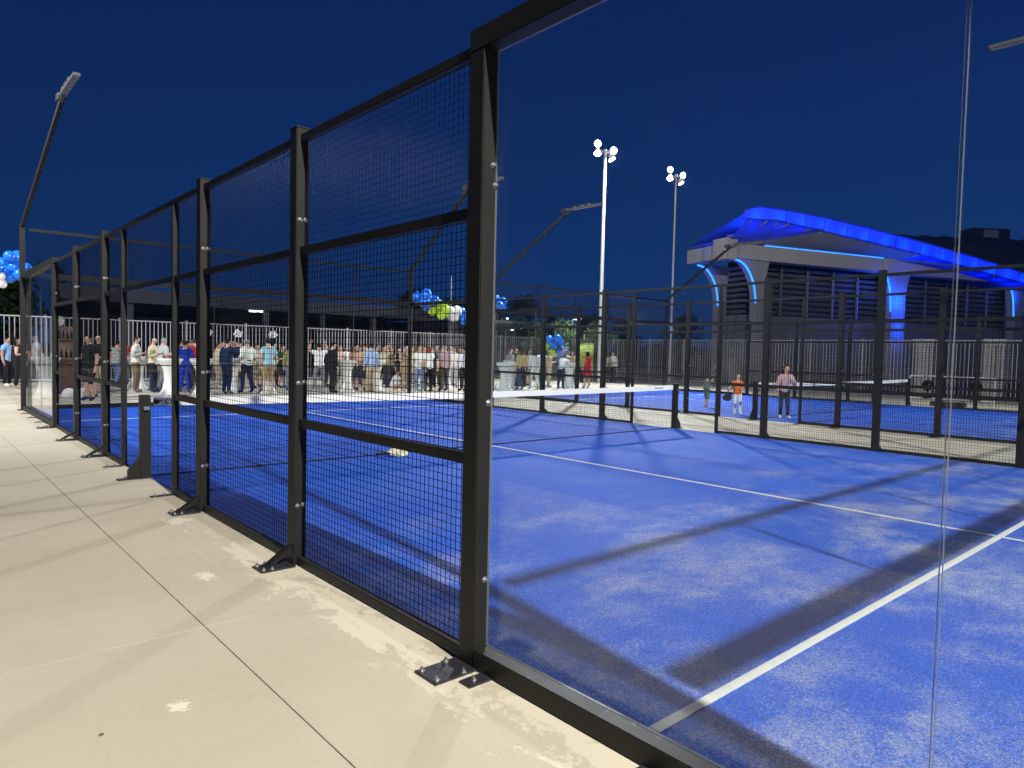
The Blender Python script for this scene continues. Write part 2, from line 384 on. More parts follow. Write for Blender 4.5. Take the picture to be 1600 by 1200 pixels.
def side_fence(loc, rz, label, near=False):
    t = thing('court_side_fence', label, 'court fence', loc, rz, 'side fences of the two courts')
    P = [4, 6, 8, 12, 14, 16]
    for y in P:
        glass_post = y in (4, 16)
        p = use('post', POST29 if glass_post else POST30, t, (-.045, y, 0))
        bp = use('base_plate', PLATE, p, (-.045, 0, 0))
        if not glass_post: use('brace', BRACE, p, (-.045, 0, 0)); use('post_cap', CAPB, p, (0, 0, 3.0))
        add_bolts(p, [(-.255, -.06, .012), (-.255, .06, .012)] + ([(-.11, -.07, .012), (-.11, .07, .012)] if glass_post else [(-.2, -.065, .012), (-.2, .065, .012)]))
        for z in (.42, 1.27, 2.38):
            add_bolts(p, [(.02 if glass_post else -.02, -.055, z)], (R(90), 0, 0)); add_bolts(p, [(.02 if glass_post else -.02, .055, z)], (R(-90), 0, 0))
            if not glass_post: add_bolts(p, [(.022, -.055, z+.005)], (R(90), 0, 0))
        if glass_post: add_bolts(p, [(.035, -.055, 2.29)], (R(90), 0, 0))
    for y in (8.87, 11.0):
        j = use('jamb', JAMB, t, (-.04, y, 0)); use('base_plate', LPLATE, j, (-.03, 0, 0))
        add_bolts(j, [(-.19, 0, .01), (-.1, 0, .01)])
    X0, X1 = -.064, -.016
    bays = [(4, 6, 0, 0), (6, 8, 0, 0), (8, 8.87, 0, 1), (8.87, 11, 1, 1), (11, 12, 1, 0), (12, 14, 0, 0), (14, 16, 0, 0)]
    for (a, b, ja, jb) in bays:
        lo = a+(.025 if ja else .055); hi = b-(.025 if jb else .055)
        gate = ja and jb
        if not gate:
            rail('bottom_rail', (X0, lo, .012), (X1, hi, .062), t)
            rail('rail', (X0, lo, .965), (X1, hi, 1.02), t)
            use('wire_mesh', wires(hi-lo, .90), t, (-.03, (lo+hi)/2, .064))
            use('wire_mesh', wires(hi-lo, 1.12), t, (-.03, (lo+hi)/2, 1.022))
        rail('rail', (X0, lo, 2.145), (X1, hi, 2.20), t)
        use('wire_mesh', wires(hi-lo, .70, .0014), t, (-.03, (lo+hi)/2, 2.202))
    for (a, b) in ((4, 6), (6, 8), (8, 12), (12, 14), (14, 16)):
        rail('top_rail', (X0, a+.055, 2.904), (X1, b-.055, 2.955), t)
    for (a, b, g) in ((0, 4.055, ((.05, 2.024), (2.032, 3.942))), (15.945, 20, ((16.058, 17.968), (17.976, 19.95)))):
        rail('top_beam', (-.09, a, 2.911), (0, b, 3.012), t)
        lo, hi = (a+.04, 3.942) if a == 0 else (16.058, b-.04)
        br = rail('base_beam', (-.09, lo, .004), (0.001, hi, .098), t)
        for yy in ((.9, 1.9, 2.9, 3.84) if a == 0 else (16.16, 17.1, 18.1, 19.1)):
            q = use('base_plate', SPLATE, t, (-.09, yy, 0)); add_bolts(q, [(-.075, 0, .01)])
        for (y0, y1) in g:
            m = MB(); m.b2((-.012, y0, .099), (0, y1, 2.910))
            me = m.mesh('glass_panel', [M_GLASS, M_EDGE])
            for f in me.polygons: f.material_index = 0 if abs(f.normal.x) > .5 else 1
            gp = use('glass_panel', me, t)
    return t
def end_wall(loc, rz, label, rail1):
    t = thing('court_end_wall', label, 'court wall', loc, rz, 'glass end walls of the two courts')
    rail('base_beam', (-.08, .05, .004), (0, 9.95, .098), t)
    rail('top_beam', (-.06, .05, 2.93), (0, 9.95, 3.06), t)
    rail('top_rail', (-.065, .05, 3.95), (-.01, 9.95, 4.01), t)
    if rail1: rail('rail', (-.05, .05, .995), (-.02, 9.95, 1.02), t)
    for i in range(5):
        y0, y1 = 2*i+(.06 if i == 0 else .004), 2*i+2-(.06 if i == 4 else .004)
        m = MB(); m.b2((-.012, y0, .099), (0, y1, 2.929)); me = m.mesh('glass_panel', [M_GLASS, M_EDGE])
        for f in me.polygons: f.material_index = 0 if abs(f.normal.x) > .5 else 1
        use('glass_panel', me, t)
        use('wire_mesh', wires(1.96, .89, .0015), t, (-.03, 2*i+1, 3.062))
        if i: use('upright', UPJ, t, (-.035, 2*i, 0))
    return t
side_fence((0, 0, 0), 0, 'black steel mesh and glass side fence along the pale concrete walk, closest to the camera', True)
side_fence((10, 20, 0), math.pi, 'black mesh side fence on the far long side of the nearer court')
end_wall((0, 20, 0), R(-90), 'glass end wall of the nearer court in front of the crowd', True)
end_wall((10, 0, 0), R(90), 'glass end wall of the nearer court beside the camera', False)
side_fence((OX2, OY2, 0), 0, 'black mesh side fence of the second court just in front of the children')
side_fence((OX2+10, OY2+20, 0), math.pi, 'outermost black mesh side fence of the second court before the blue-lit hall')
end_wall((OX2, OY2+20, 0), R(-90), 'glass end wall of the second court next to the woman in the red dress', True)
end_wall((OX2+10, OY2, 0), R(90), 'glass end wall of the second court on the side away from the crowd', False)

# ------------------------------------------------------------------ court lamps: corner pole, arm rising over the court, LED head (switched off)
M_DEADGREY = plain('lamp_grey', (.07, .07, .075), .5, .1); M_DEADLENS = plain('dead_led_lens', (.2, .2, .2), .3)
def court_lamp(label, s, loc, rz=0.0):
    t = thing('court_lamp', label, 'court light', loc, rz, 'unlit lamps on inclined arms at the court corners')
    m = MB().bevbox((-.05, -.05, .012), (.05, .05, 4.1), .005); m.b2((-.11, -.11, 0), (.11, .11, .0118)); m.obj('pole', M_STEEL, t)
    base, tip = Vector((0, 0, 4.04)), Vector((.27*s, -3.25, 6.03)); d = (tip-base).normalized(); sd = d.cross(Vector((0, 0, 1))).normalized()
    a = MB(); Mx = Matrix((sd, d, sd.cross(d))).transposed()
    a.box((base+tip)/2, (.07, (tip-base).length+.1, .09), M=Mx); a.obj('arm', M_STEEL, t)
    h = MB().bevbox((tip.x-.055, tip.y-1.45, tip.z+.03), (tip.x+.055, tip.y-.02, tip.z+.085), .006); hd = h.obj('lamp_head', M_DEADGREY, t)
    g = MB(); g.b2((tip.x-.04, tip.y-1.42, tip.z+.022), (tip.x+.04, tip.y-.06, tip.z+.0298)); g.obj('lens', M_DEADLENS, hd)
    q = MB()
    for k_ in range(3): q.b2((tip.x-.05, tip.y-.95+k_*.3, tip.z+.0855), (tip.x+.05, tip.y-.78+k_*.3, tip.z+.14))
    q.tube((tip.x, tip.y+.3, tip.z-.12), (tip.x, tip.y-.5, tip.z+.11), .028, n=6); q.box(tip+Vector((0, .12, .06)), (.14, .2, .12)); q.obj('driver_box', M_DARKPLATE, t)
    return t
court_lamp('unlit court lamp on an inclined arm at the far left corner, above the left edge', 1, (-.06, 20.1, 0))
court_lamp('unlit court lamp arm seen through the mesh above the balloon garland', -1, (10.06, 20.12, 0))
court_lamp('unlit court lamp arm just left of the taller lit floodlight mast', 1, (OX2-.06, OY2+20.1, 0))
court_lamp('unlit court lamp arm reaching toward the corner of the blue-lit hall', -1, (OX2+10.06, OY2+20.1, 0))
court_lamp('unlit court lamp whose grey head pokes in at the top right', 1, (10.1, -.1, 0), math.pi)
court_lamp('unlit court lamp outside the picture above the camera', -1, (-.06, -.1, 0), math.pi)

# ------------------------------------------------------------------ nets
def net(ox, oy, label, logo):
    t = thing('court_net', label, 'net', (ox, oy+10, 0), 0, 'nets of the two courts')
    for sgn, x in ((-1, -.05), (1, 10.05)):
        p = MB().bevbox((-.05, -.05, .012), (.05, .05, .945), .005).obj('net_post', M_STEEL, t, (x, 0, 0))
        g = MB(); g.prism([(sgn*.051, .012), (sgn*.17, .012), (sgn*.17, .10), (sgn*.051, .24)], -.04, .04); g.obj('gusset', M_STEEL, p)
        q = MB().bevbox((-.06 if sgn > 0 else -.28, -.05, 0), (.28 if sgn > 0 else .06, .05, .0118), .002); q.obj('base_plate', M_DARKPLATE, p)
        add_bolts(p, [(sgn*.25, 0, .012), (sgn*.20, .03, .012)])
        w = MB(); w.tube((0, -.052, .80), (0, -.085, .80), .018, n=8); w.b2((-.03, -.10, .78), (.03, -.086, .82)); w.obj('winder', M_ZINC, p)
    ztop = lambda x: .915-.035*(1-(x/5-1)**2)
    m = MB(); N = 25
    for j in range(20):
        f = j/19.0
        for i in range(N):
            x0, x1 = 10*i/N, 10*(i+1)/N
            m.tube((x0, 0, .03+f*(ztop(x0)-.12)), (x1, 0, .03+f*(ztop(x1)-.12)), .0016, n=4, caps=False)
    for i in range(228):
        x = 10*i/227.0; m.tube((x, .002, .03), (x, .002, ztop(x)-.09), .0016, n=4, caps=False)
    m.obj('netting', M_NETC, t)
    b = MB()
    for i in range(N):
        x0, x1 = .04+9.92*i/N, .04+9.92*(i+1)/N
        for s_ in (-1, 1):
            y = .006*s_; z0, z1 = ztop(x0), ztop(x1)
            b.add([(x0, y, z0-.095), (x1, y, z1-.095), (x1, y*.6, z1), (x0, y*.6, z0)], [(0, 1, 2, 3)] if s_ < 0 else [(3, 2, 1, 0)])
        b.add([(x0, -.0036, ztop(x0)), (x1, -.0036, ztop(x1)), (x1, .0036, ztop(x1)), (x0, .0036, ztop(x0))], [(0, 1, 2, 3)])
    tp = b.obj('net_tape', M_TAPE, t)
    c = MB()
    for i in range(N):
        x0, x1 = 10*i/N, 10*(i+1)/N; c.tube((x0, 0, .022), (x1, 0, .022), .008, n=5)
    c.tube((.012, 0, .03), (.012, 0, .9), .006, n=5); c.tube((9.988, 0, .03), (9.988, 0, .9), .006, n=5); c.obj('border_cord', M_NETC, t)
    if logo:
        k_ = plain('tape_print', (.015, .015, .018), .7)
        l = MB(); zt = ztop(.1)
        l.prism([(.045, zt-.075), (.09, zt-.075), (.105, zt-.05), (.14, zt-.038), (.09, zt-.03), (.045, zt-.02)], -.0088, -.0078); l.obj('printed_wedge', k_, tp)
        l = MB(); cx, cz = .20, ztop(.2)-.048
        n_ = 28
        vs = [(cx+.036*math.cos(2*math.pi*i/n_), -.0085, cz+.036*math.sin(2*math.pi*i/n_)) for i in range(n_)]+[(cx+.024*math.cos(2*math.pi*i/n_), -.0085, cz+.024*math.sin(2*math.pi*i/n_)) for i in range(n_)]
        l.add(vs, [(i, (i+1) % n_, n_+(i+1) % n_, n_+i) for i in range(n_)])
        l.add([(cx-.012, -.0085, cz-.014), (cx-.002, -.0085, cz-.014), (cx+.012, -.0085, cz+.014), (cx+.002, -.0085, cz+.014)], [(0, 1, 2, 3)]); l.obj('round_logo', k_, tp)
        fc = bpy.data.curves.new('lettering', 'FONT'); fc.body = 'P'; fc.size = .085; fc.extrude = .0004; fc.materials.append(k_)
        fo = bpy.data.objects.new('lettering', fc); COL.objects.link(fo); dg_ = bpy.context.evaluated_depsgraph_get(); dg_.update(); lm = bpy.data.meshes.new_from_object(fo.evaluated_get(dg_)); bpy.data.objects.remove(fo); fo = use('lettering', lm, tp); fo.location = (.265, -.0088, ztop(.3)-.078); fo.rotation_euler = (R(90), 0, 0)
        l = MB()   # small maker's mark near the far post
        x0 = 9.35; zt = ztop(x0)-.06
        l.b2((x0, -.0086, zt), (x0+.03, -.0080, zt+.03))
        for i in range(5): l.b2((x0+.05+i*.045, -.0086, zt+.002), (x0+.08+i*.045, -.0080, zt+.024))
        l.obj('small_print', k_, tp)
    return t
net(0, 0, 'black net with white top tape across the nearer blue court', True)
net(OX2, OY2, 'net with white top tape across the second court behind the children', False)

# ------------------------------------------------------------------ floodlight masts
def flood_mast(h, label, aims, loc, power, lens_r=.2, cone=150, pr=.115, paint=None, soft=.5, tint=(.96, .97, 1.0)):
    t = thing('floodlight_mast', label, 'floodlight', loc, 0, 'tall floodlight masts round the courts')
    p = MB(); p.tube((0, 0, 0), (0, 0, h), pr, pr*.65, n=14); p.tube((0, 0, 0), (0, 0, .03), .22, n=14)
    p.obj('pole', paint or M_GALV, t)
    c = MB(); c.box((0, 0, h-.02), (1.5, .07, .07)); c.box((0, 0, h-.02), (.07, 1.0, .07)); c.tube((0, 0, h), (0, 0, h+.12), .08, n=10); c.obj('cross_arm', M_GALV, t)
    for (dx, dy, dz, az, el) in aims:
        d = Vector((math.sin(az)*math.cos(el), math.cos(az)*math.cos(el), math.sin(el)))
        Mx = d.to_track_quat('Z', 'Y').to_matrix()
        q = Vector((dx, dy, h+dz))
        hd = MB(); hd.lathe([(.09, -.22), (.13, -.16), (lens_r*.85, -.04), (lens_r, 0), (lens_r, .05)], 16, q, M=Mx)
        ho = hd.obj('lamp_head', M_GALV, t)
        l = MB(); l.lathe([(lens_r*.93, .052), (lens_r*.93, .058)], 16, q, M=Mx); l.obj('lens', M_LED, ho)
        y = MB(); y.tube(q-d*.1, (dx*.9, dy*.9, h-.02), .02, n=5); y.obj('yoke', M_GALV, t)
    if power:
        for (dx, dy, dz, aim, pw) in power:
            ld = bpy.data.lights.new('flood_beam', 'SPOT'); ld.energy = pw; ld.color = tint; ld.spot_size = R(cone); ld.spot_blend = .6; ld.shadow_soft_size = soft
            lo = bpy.data.objects.new('flood_beam', ld); COL.objects.link(lo); lo.parent = t
            q = Vector((dx, dy, h+dz)); lo.location = q
            v = Vector(aim)-Vector(loc)-q; lo.rotation_euler = v.to_track_quat('-Z', 'Y').to_euler()
    return t
A4 = [(-.62, 0, .28, R(205), R(-12)), (.62, 0, .20, R(215), R(-20)), (-.7, -.1, -.22, R(250), R(-60)), (.6, .1, -.2, R(150), R(-60))]
flood_mast(11.95, 'taller lit floodlight mast with bright white pole, left of the two', A4, (25.25, 25.5, 0), [(0, -.45, -.35, (17, 23, 0), 26000)], .18, 100)
flood_mast(11.75, 'lit floodlight mast with slimmer dim pole nearer to the hall roof', A4, (31.2, 25.35, 0), [(-.2, -.45, -.35, (21, 14, 0), 3200)], .165, 80, .075, M_PALE)
flood_mast(13.7, 'lit floodlight mast outside the picture behind the photographer', [(-.5, 0, .2, R(20), R(-30)), (.5, 0, .2, R(10), R(-30))], (-1.75, -11.85, 0), [(0, .45, -.3, (3, 8, 0), 37000)], soft=.13, tint=(1.0, .955, .87))
flood_mast(12.0, 'lit floodlight mast outside the picture beside the second court', [(0, -.5, .2, R(-80), R(-35)), (0, .5, .2, R(-90), R(-35))], (27.2, 3.6, 0), [(-.45, 0, -.3, (19, 9, 0), 7000)], cone=88)
flood_mast(12.0, 'unseen floodlight mast added to brighten the crowd from the left', [(0, -.5, .2, R(95), R(-35)), (0, .5, .2, R(80), R(-35))], (-9.5, 21.5, 0), [(.45, 0, -.3, (6, 24, 0), 16000)],.2, 105)  # extra mast out of view, added as fill for the crowd and the walk

# ------------------------------------------------------------------ site fence: pale upright bars
def bars_panel(w, h):
    m = MB(); n = max(2, round(w/.155))
    for i in range(1, n): m.b2((-w/2+w*i/n-.014, -.012, .12), (-w/2+w*i/n+.014, .012, h-.07))
    return m.mesh('fence_bars', M_PALE)
FB = bars_panel(2.5, 2.5)
FP = MB().b2((-.04, -.04, -.02), (.04, .04, 2.56)).mesh('post', M_PALE)
def site_fence(x0, y0, ang, n, label):
    t = thing('site_fence', label, 'railing fence', (x0, y0, 0), ang, 'pale bar fences round the site')
    for i in range(n+1): use('post', FP, t, (2.5*i, 0, 0))
    for i in range(n):
        o_ = use('fence_bars', FB, t, (2.5*i+1.25, 0, 0)); o_['kind'] = 'stuff'
        for z in (.10, 2.47): rail('fence_rail', (2.5*i+.04, -.02, z-.022), (2.5*i+2.46, .02, z+.022), t).data = FRAIL
    return t
FRAIL = MB().b2((-1.21, -.02, -.022), (1.21, .02, .022)).mesh('fence_rail', M_PALE)
site_fence(-5.5, 32.6, 0, 15, 'long pale fence of upright bars behind the party crowd')
site_fence(32.2, 32.6, R(-90), 13, 'pale bar fence below the blue-lit hall behind the second court')

# ------------------------------------------------------------------ sports hall with the blue-lit canopy
HU = Vector((.949, -.316, 0)).normalized()
hall = thing('sports_hall', 'grey louvred sports hall with curved canopy lit bright blue', 'sports hall', (36.7, 24.8, 0), math.atan2(HU.y, HU.x))
def hp(m, name, mat, par=None): return m.obj(name, mat, par or hall)
# local: x = along the facade, y = into the building
hp(MB().b2((2.2, 1.2, -.04), (46, 1.6, 4.35)), 'lower_wall', M_HWALL)
hp(MB().b2((2.2, 1.62, -.04), (2.5, 3.6, 4.35)), 'side_wall', M_HWALL)
hp(MB().b2((2.6, 2.4, 4.2), (46, 2.7, 8.0)), 'inner_wall', M_DARK)
hp(MB().b2((2.6, 2.72, 4.2), (2.9, 3.6, 8.0)), 'inner_side_wall', M_DARK)
hp(MB().b2((-.9, -.45, 7.62), (46, .45, 8.52)), 'fascia_beam', M_WALLC)
hp(MB().b2((-.9, .452, 7.62), (-.1, 3.5, 8.50)), 'side_beam', M_WALLC)
hp(MB().b2((-1.15, -.62, 7.5), (-.3, .62, 8.78)), 'beam_end_block', M_WALLC)
hp(MB().b2((12.6, -.62, 7.45), (13.5, .62, 8.74)), 'beam_bracket', M_WALLC)
hp(MB().b2((-.08, .46, 8.30), (46, 3.5, 8.45)), 'ceiling', M_UNDER)
for u0 in (2.55+2.32*i for i in range(19)):
    hp(MB().b2((u0-.05, .98, 4.36), (u0+.05, 1.10, 7.6)), 'mullion', M_LOUV)
LV = MB(); LV.box((0, 0, 0), (2.2, .26, .022), M=Matrix.Rotation(R(-38), 3, 'X')); LVM = LV.mesh('louver', M_LOUV)
for i in range(18):
    for j in range(9):
        use('louver', LVM, hall, (2.55+2.32*i+1.16, 1.22, 4.56+.36*j))
for i in range(1):
    for j in range(9):
        use('louver', LVM, hall, (2.22, 2.4+2.32*i, 4.56+.36*j), (0, 0, R(-90)))
M_COLM = plain('column_concrete', (.23, .225, .225), .85, 0, .15, .9, bump=.004)
# flared columns (profile in the facade plane), blue LED wash along their inner curve
def column(u, v, w, flare, far=False):
    arc = [(u-flare*(1-math.sin(a)), 7.6-2.6*(1-math.cos(a))) for a in [math.pi/2*i/10 for i in range(11)]]
    pts = arc+[(u, 5.0), (u, -.04), (u+w, -.04), (u+w, 6.2), (u+w+.35, 7.6)]
    m = MB()
    for k_ in range(len(arc)): pass
    # build as strips so the concave outline stays clean
    lo, hi = v-.3, v+.3
    zs = [q[1] for q in arc]
    left = arc+[(u, -.04)]
    right = [(u+w+max(0, .35*(q[1]-6.2)/1.4), q[1]) for q in left]
    n = len(left)
    vs = [(a, lo, z) for a, z in left]+[(a, lo, z) for a, z in right]+[(a, hi, z) for a, z in left]+[(a, hi, z) for a, z in right]
    fs = []
    for i in range(n-1):
        fs += [(i, i+1, n+i+1, n+i), (2*n+i, 3*n+i, 3*n+i+1, 2*n+i+1), (i, 2*n+i, 2*n+i+1, i+1), (n+i, n+i+1, 3*n+i+1, 3*n+i)]
    fs += [(0, n, 3*n, 2*n), (n-1, 3*n-1, 4*n-1, 2*n-1)]
    m.add(vs, fs); c = hp(m, 'column', M_COLM)
    s = MB(); 
    for (a, z), (b, y) in zip(arc[:-1], arc[1:]): s.tube((a-.05, lo+.04, z-.04), (b-.05, lo+.04, y-.04), .06, n=5)
    s.obj('led_strip', M_BLED, c)
    return c
column(1.62, 0, .6, 1.75); column(1.5, 3.4, .6, 1.75)
column(13.6, 0, 1.35, .85); column(27.0, 0, 1.35, .85)
# canopy: lens-shaped membrane lip above the beam
Et = [(-.99, 10.22), (-.4, 10.42), (.3, 10.5), (2.18, 10.47), (5.31, 10.34), (9.21, 10.02), (14.03, 9.56), (17.93, 9.13), (22.1, 8.6), (27, 7.9), (30, 7.5)]
Eb = [(-1.0, 9.95), (-.75, 9.72), (.1, 9.75), (1.6, 9.84), (5.3, 9.53), (9.2, 9.20), (14.1, 8.78), (17.95, 8.34), (22.1, 7.85), (27, 7.3), (30, 7.0)]
n = len(Et); m = MB()
ft = [(-2.0-.15*math.sin(i)) for i in range(n)]
vs = [(a, -2.0, z) for a, z in Et]+[(a, -1.85, z) for a, z in Eb]
m.add(vs, [(n+i, n+i+1, i+1, i) for i in range(n-1)], True); lip = hp(m, 'canopy_lip', M_MEMB)
# seams of the lip
sm = MB()
for i in range(3, n-1):
    for f in (0, .5):
        a = Et[i][0]+(Et[i+1][0]-Et[i][0])*f; zt = Et[i][1]+(Et[i+1][1]-Et[i][1])*f; zb = Eb[i][1]+(Eb[i+1][1]-Eb[i][1])*f
        sm.tube((a, -2.02, zt), (a, -1.87, zb), .03, n=4)
sm.tube((Et[0][0], -2.0, Et[0][1]), (Et[1][0], -2.0, Et[1][1]), .05, n=5)
for i in range(1, n-1): sm.tube((Et[i][0], -2.0, Et[i][1]), (Et[i+1][0], -2.0, Et[i+1][1]), .05, n=5); sm.tube((Eb[i][0], -1.86, Eb[i][1]), (Eb[i+1][0], -1.86, Eb[i+1][1]), .045, n=5)
sm.obj('seam', M_MEMB, lip)
# upper roof sheet running back from the lip
m = MB(); vs = [(a+.01, -1.83, z+.01) for a, z in Eb]+[(a+.02, -1.80, z+.02) for a, z in Eb]+[(a, 3.6, min(8.66, z-.3)) for a, z in Eb]
m.add(vs, [(i, i+1, n+i+1, n+i) for i in range(n-1)]+[(n+i, n+i+1, 2*n+i+1, 2*n+i) for i in range(n-1)], True); hp(m, 'roof_sheet', M_MEMB)
# front wing (a fan from the beam corner to the lip), soffit between lip and beam, low skirt along the side beam
lp = [(-.75, 9.72), (.1, 9.75), (1.6, 9.84), (3.4, 9.69), (5.3, 9.53), (7.2, 9.36), (9.2, 9.20), (11.6, 9.0), (14.1, 8.78), (17.95, 8.34), (22.1, 7.85), (27, 7.3), (30, 7.0)]
def sheet(a, b, name, mat, bu):
    m = MB(); q = lp[a:b+1]; n_ = len(q)
    lo = [(u, -.42, 8.60 if u < 18 else min(8.6, z+.1)) for u, z in bu]
    vs = []; K = 4
    for k_ in range(K+1):
        f = k_/K
        for (u, z), (x, y, w) in zip(q, lo): vs.append((u+(x-u)*f, -1.84+(y+1.84)*f, z-.01+(w-z)*f-.12*math.sin(math.pi*f)))
    m.add(vs, [(k_*n_+i, (k_+1)*n_+i, (k_+1)*n_+i+1, k_*n_+i+1) for k_ in range(K) for i in range(n_-1)], True); return hp(m, name, mat)
sheet(0, 4, 'canopy_wing', M_MEMB, [(-.95+i*.12, 0) for i in range(5)] and [(-.95+i*.12, 9) for i in range(5)])
sheet(4, 8, 'soffit', M_UNDER, [(-.47, 9), (3.0, 9), (6.5, 9), (10.2, 9), (13.9, 9)])
sheet(8, 12, 'canopy_leaf', M_MEMB, [(14.0, 9), (17.9, 8.4), (22.1, 7.95), (27, 7.3), (30, 7.0)])
m = MB(); m.b2((-.98, -.4, 8.52), (-.90, 3.45, 8.72)); hp(m, 'side_skirt', M_MEMB)
rbm = MB()
for i in range(1, 9): u, z = lp[i][0]*.5+lp[i-1][0]*.5, lp[i][1]*.5+lp[i-1][1]*.5; rbm.tube((u, -1.86, z-.04), (u*.5-.3 if u < 5 else u-.3, -.5, 8.66), .045, n=5)
hp(rbm, 'purlin', M_LOUV)
for u in (1.7, 5.3, 9.2, 14.1, 18.0, 22.1):
    z = np.interp(u, [p[0] for p in Eb], [p[1] for p in Eb])
    r_ = MB(); r_.tube((u, -1.8, z-.06), (u-.5, -.4, 8.62), .09, n=6); hp(r_, 'rib', M_LOUV)
s = MB(); s.b2((2.0, -.44, 8.53), (12.5, -.40, 8.58)); hp(s, 'led_strip', M_BLED)
s = MB(); s.b2((14.0, -.44, 8.53), (26, -.40, 8.58)); hp(s, 'led_strip', M_BLED)
rb = MB(); rb.tube((-1.0, -.5, 8.85), (5.3, -1.8, 9.62), .10, n=6); rb.tube((13.4, -.5, 8.6), (20, -1.8, 8.2), .10, n=6); hp(rb, 'strut', M_LOUV)
def blue(p, pw, r=.12, spot=None):
    ld = bpy.data.lights.new('blue_wash', 'POINT'); ld.energy = pw; ld.color = (.004, .075, 1.0); ld.shadow_soft_size = r
    lo = bpy.data.objects.new('blue_wash', ld); COL.objects.link(lo); lo.parent = hall; lo.location = p
for k_ in range(15):
    u = -.1+k_*1.8; blue((u, -1.35, float(np.interp(u, [p[0] for p in Eb], [p[1] for p in Eb]))+.25), 105, .25)
blue((-1.5, 1.5, 9.0), 25)
blue((.45, -.45, 6.9), 45); blue((.3, 2.9, 6.9), 45); blue((13.0, -.75, 6.3), 260); blue((14.2, -1.0, 5.6), 420); blue((14.3, -.9, 3.6), 160); blue((26.6, -.7, 6.6), 120)
# services on the wall
for u in (5.6, 22.0): hp(MB().b2((u, 1.10, 2.8), (u+.5, 1.18, 3.3)), 'wall_vent', M_LOUV)

# ------------------------------------------------------------------ big dark hall behind
far = thing('domed_hall', 'large dark hall with rounded ribbed roof behind the blue canopy', 'hall', (89.2, 34.2, 0), R(-36))
prof = [(0, 9.0), (.35, 12), (1.0, 14.5), (2, 16.4), (3.4, 17.4), (5, 17.8), (8, 17.6), (13, 15), (15, 9)]
m = MB(); L = 80; k_ = len(prof)
for i in range(28):
    a, b = -2+i*L/28, -2+(i+1)*L/28-.12
    m.add([(a, y, z) for y, z in prof]+[(b, y, z) for y, z in prof], [(j, k_+j, k_+j+1, j+1) for j in range(k_-1)], True)
m.obj('roof', M_HALLR, far)
m = MB(); m.add([(-2, y, z) for y, z in prof]+[(-2, 15, 0), (-2, 0, 0)], [tuple(range(k_+2))]); m.b2((-1.9, .2, 0), (78, 14.8, 8.9)); m.obj('wall', M_HALLR, far)
m = MB()
for i in range(1, 28): m.path([(-2+i*L/28-.06, y-.05, z+.06) for y, z in prof], .12, 4)
m.obj('roof_rib', M_HALLR, far)
m = MB(); m.b2((13.2, 4.6, 17.0), (18.5, 7, 19.1)); q = m.obj('roof_plant_box', M_HALLR, far)
m = MB(); m.b2((14.8, 4.5, 17.9), (16.8, 4.58, 18.9)); m.obj('plant_panel', M_GALV, q)

# ------------------------------------------------------------------ long low canopy in the distance and its tube lamp
can = thing('roadside_canopy', 'long flat grey canopy roof in the dark beyond the fence', 'canopy', (6, 70, 0))
m = MB(); m.b2((0, 0, 5.2), (39, 9, 6.45)); m.obj('roof', M_UNDER, can)
m = MB()
for i in range(40): m.b2((i-.04, -.06, 5.25), (i+.04, -.003, 6.42))
m.obj('fascia_rib', M_UNDER, can)
for i in range(7): MB().b2((1+i*6.2, .8, -.05), (1.5+i*6.2, 1.3, 5.198)).obj('column', M_UNDER, can)
MB().b2((.5, 8.6, -.05), (48, 8.9, 5.19)).obj('rear_wall', M_DARK, can)
m = MB(); m.b2((17.9, .3, 5.0), (19.3, .42, 5.16)); m.obj('tube_lamp', M_TUBE, can)
low = thing('low_building', 'dark low flat-roofed building beyond the fence under the garland', 'building', (44, 64, 0))
MB().b2((0, 0, -.05), (26, 8, 5.0)).obj('wall', M_HALLR, low); MB().b2((-.3, -.3, 5.0), (26.3, 8.3, 5.35)).obj('roof', M_WALLC, low)
for i in range(5):
    w = MB().b2((2+i*4, -.05, 1.8), (4+i*4, -.002, 3.4)).obj('window', M_DARK, low)

# ------------------------------------------------------------------ hills, trees, street lamps
m = MB(); N = 60
hx = [(-260+i*9.5) for i in range(N)]
hz = [5.0+4*math.sin(i*.23)+2.5*math.sin(i*.61+1)+1.2*math.sin(i*1.7) for i in range(N)]
for i in range(N-1):
    m.add([(hx[i], 150, -.1), (hx[i+1], 150, -.1), (hx[i+1], 185, hz[i+1]), (hx[i], 185, hz[i])], [(0, 1, 2, 3)], True)
    m.add([(hx[i], 185, hz[i]), (hx[i+1], 185, hz[i+1]), (hx[i+1], 220, -.1), (hx[i], 220, -.1)], [(0, 1, 2, 3)], True)
prop(m.obj('hills', M_TERR), kind='structure')

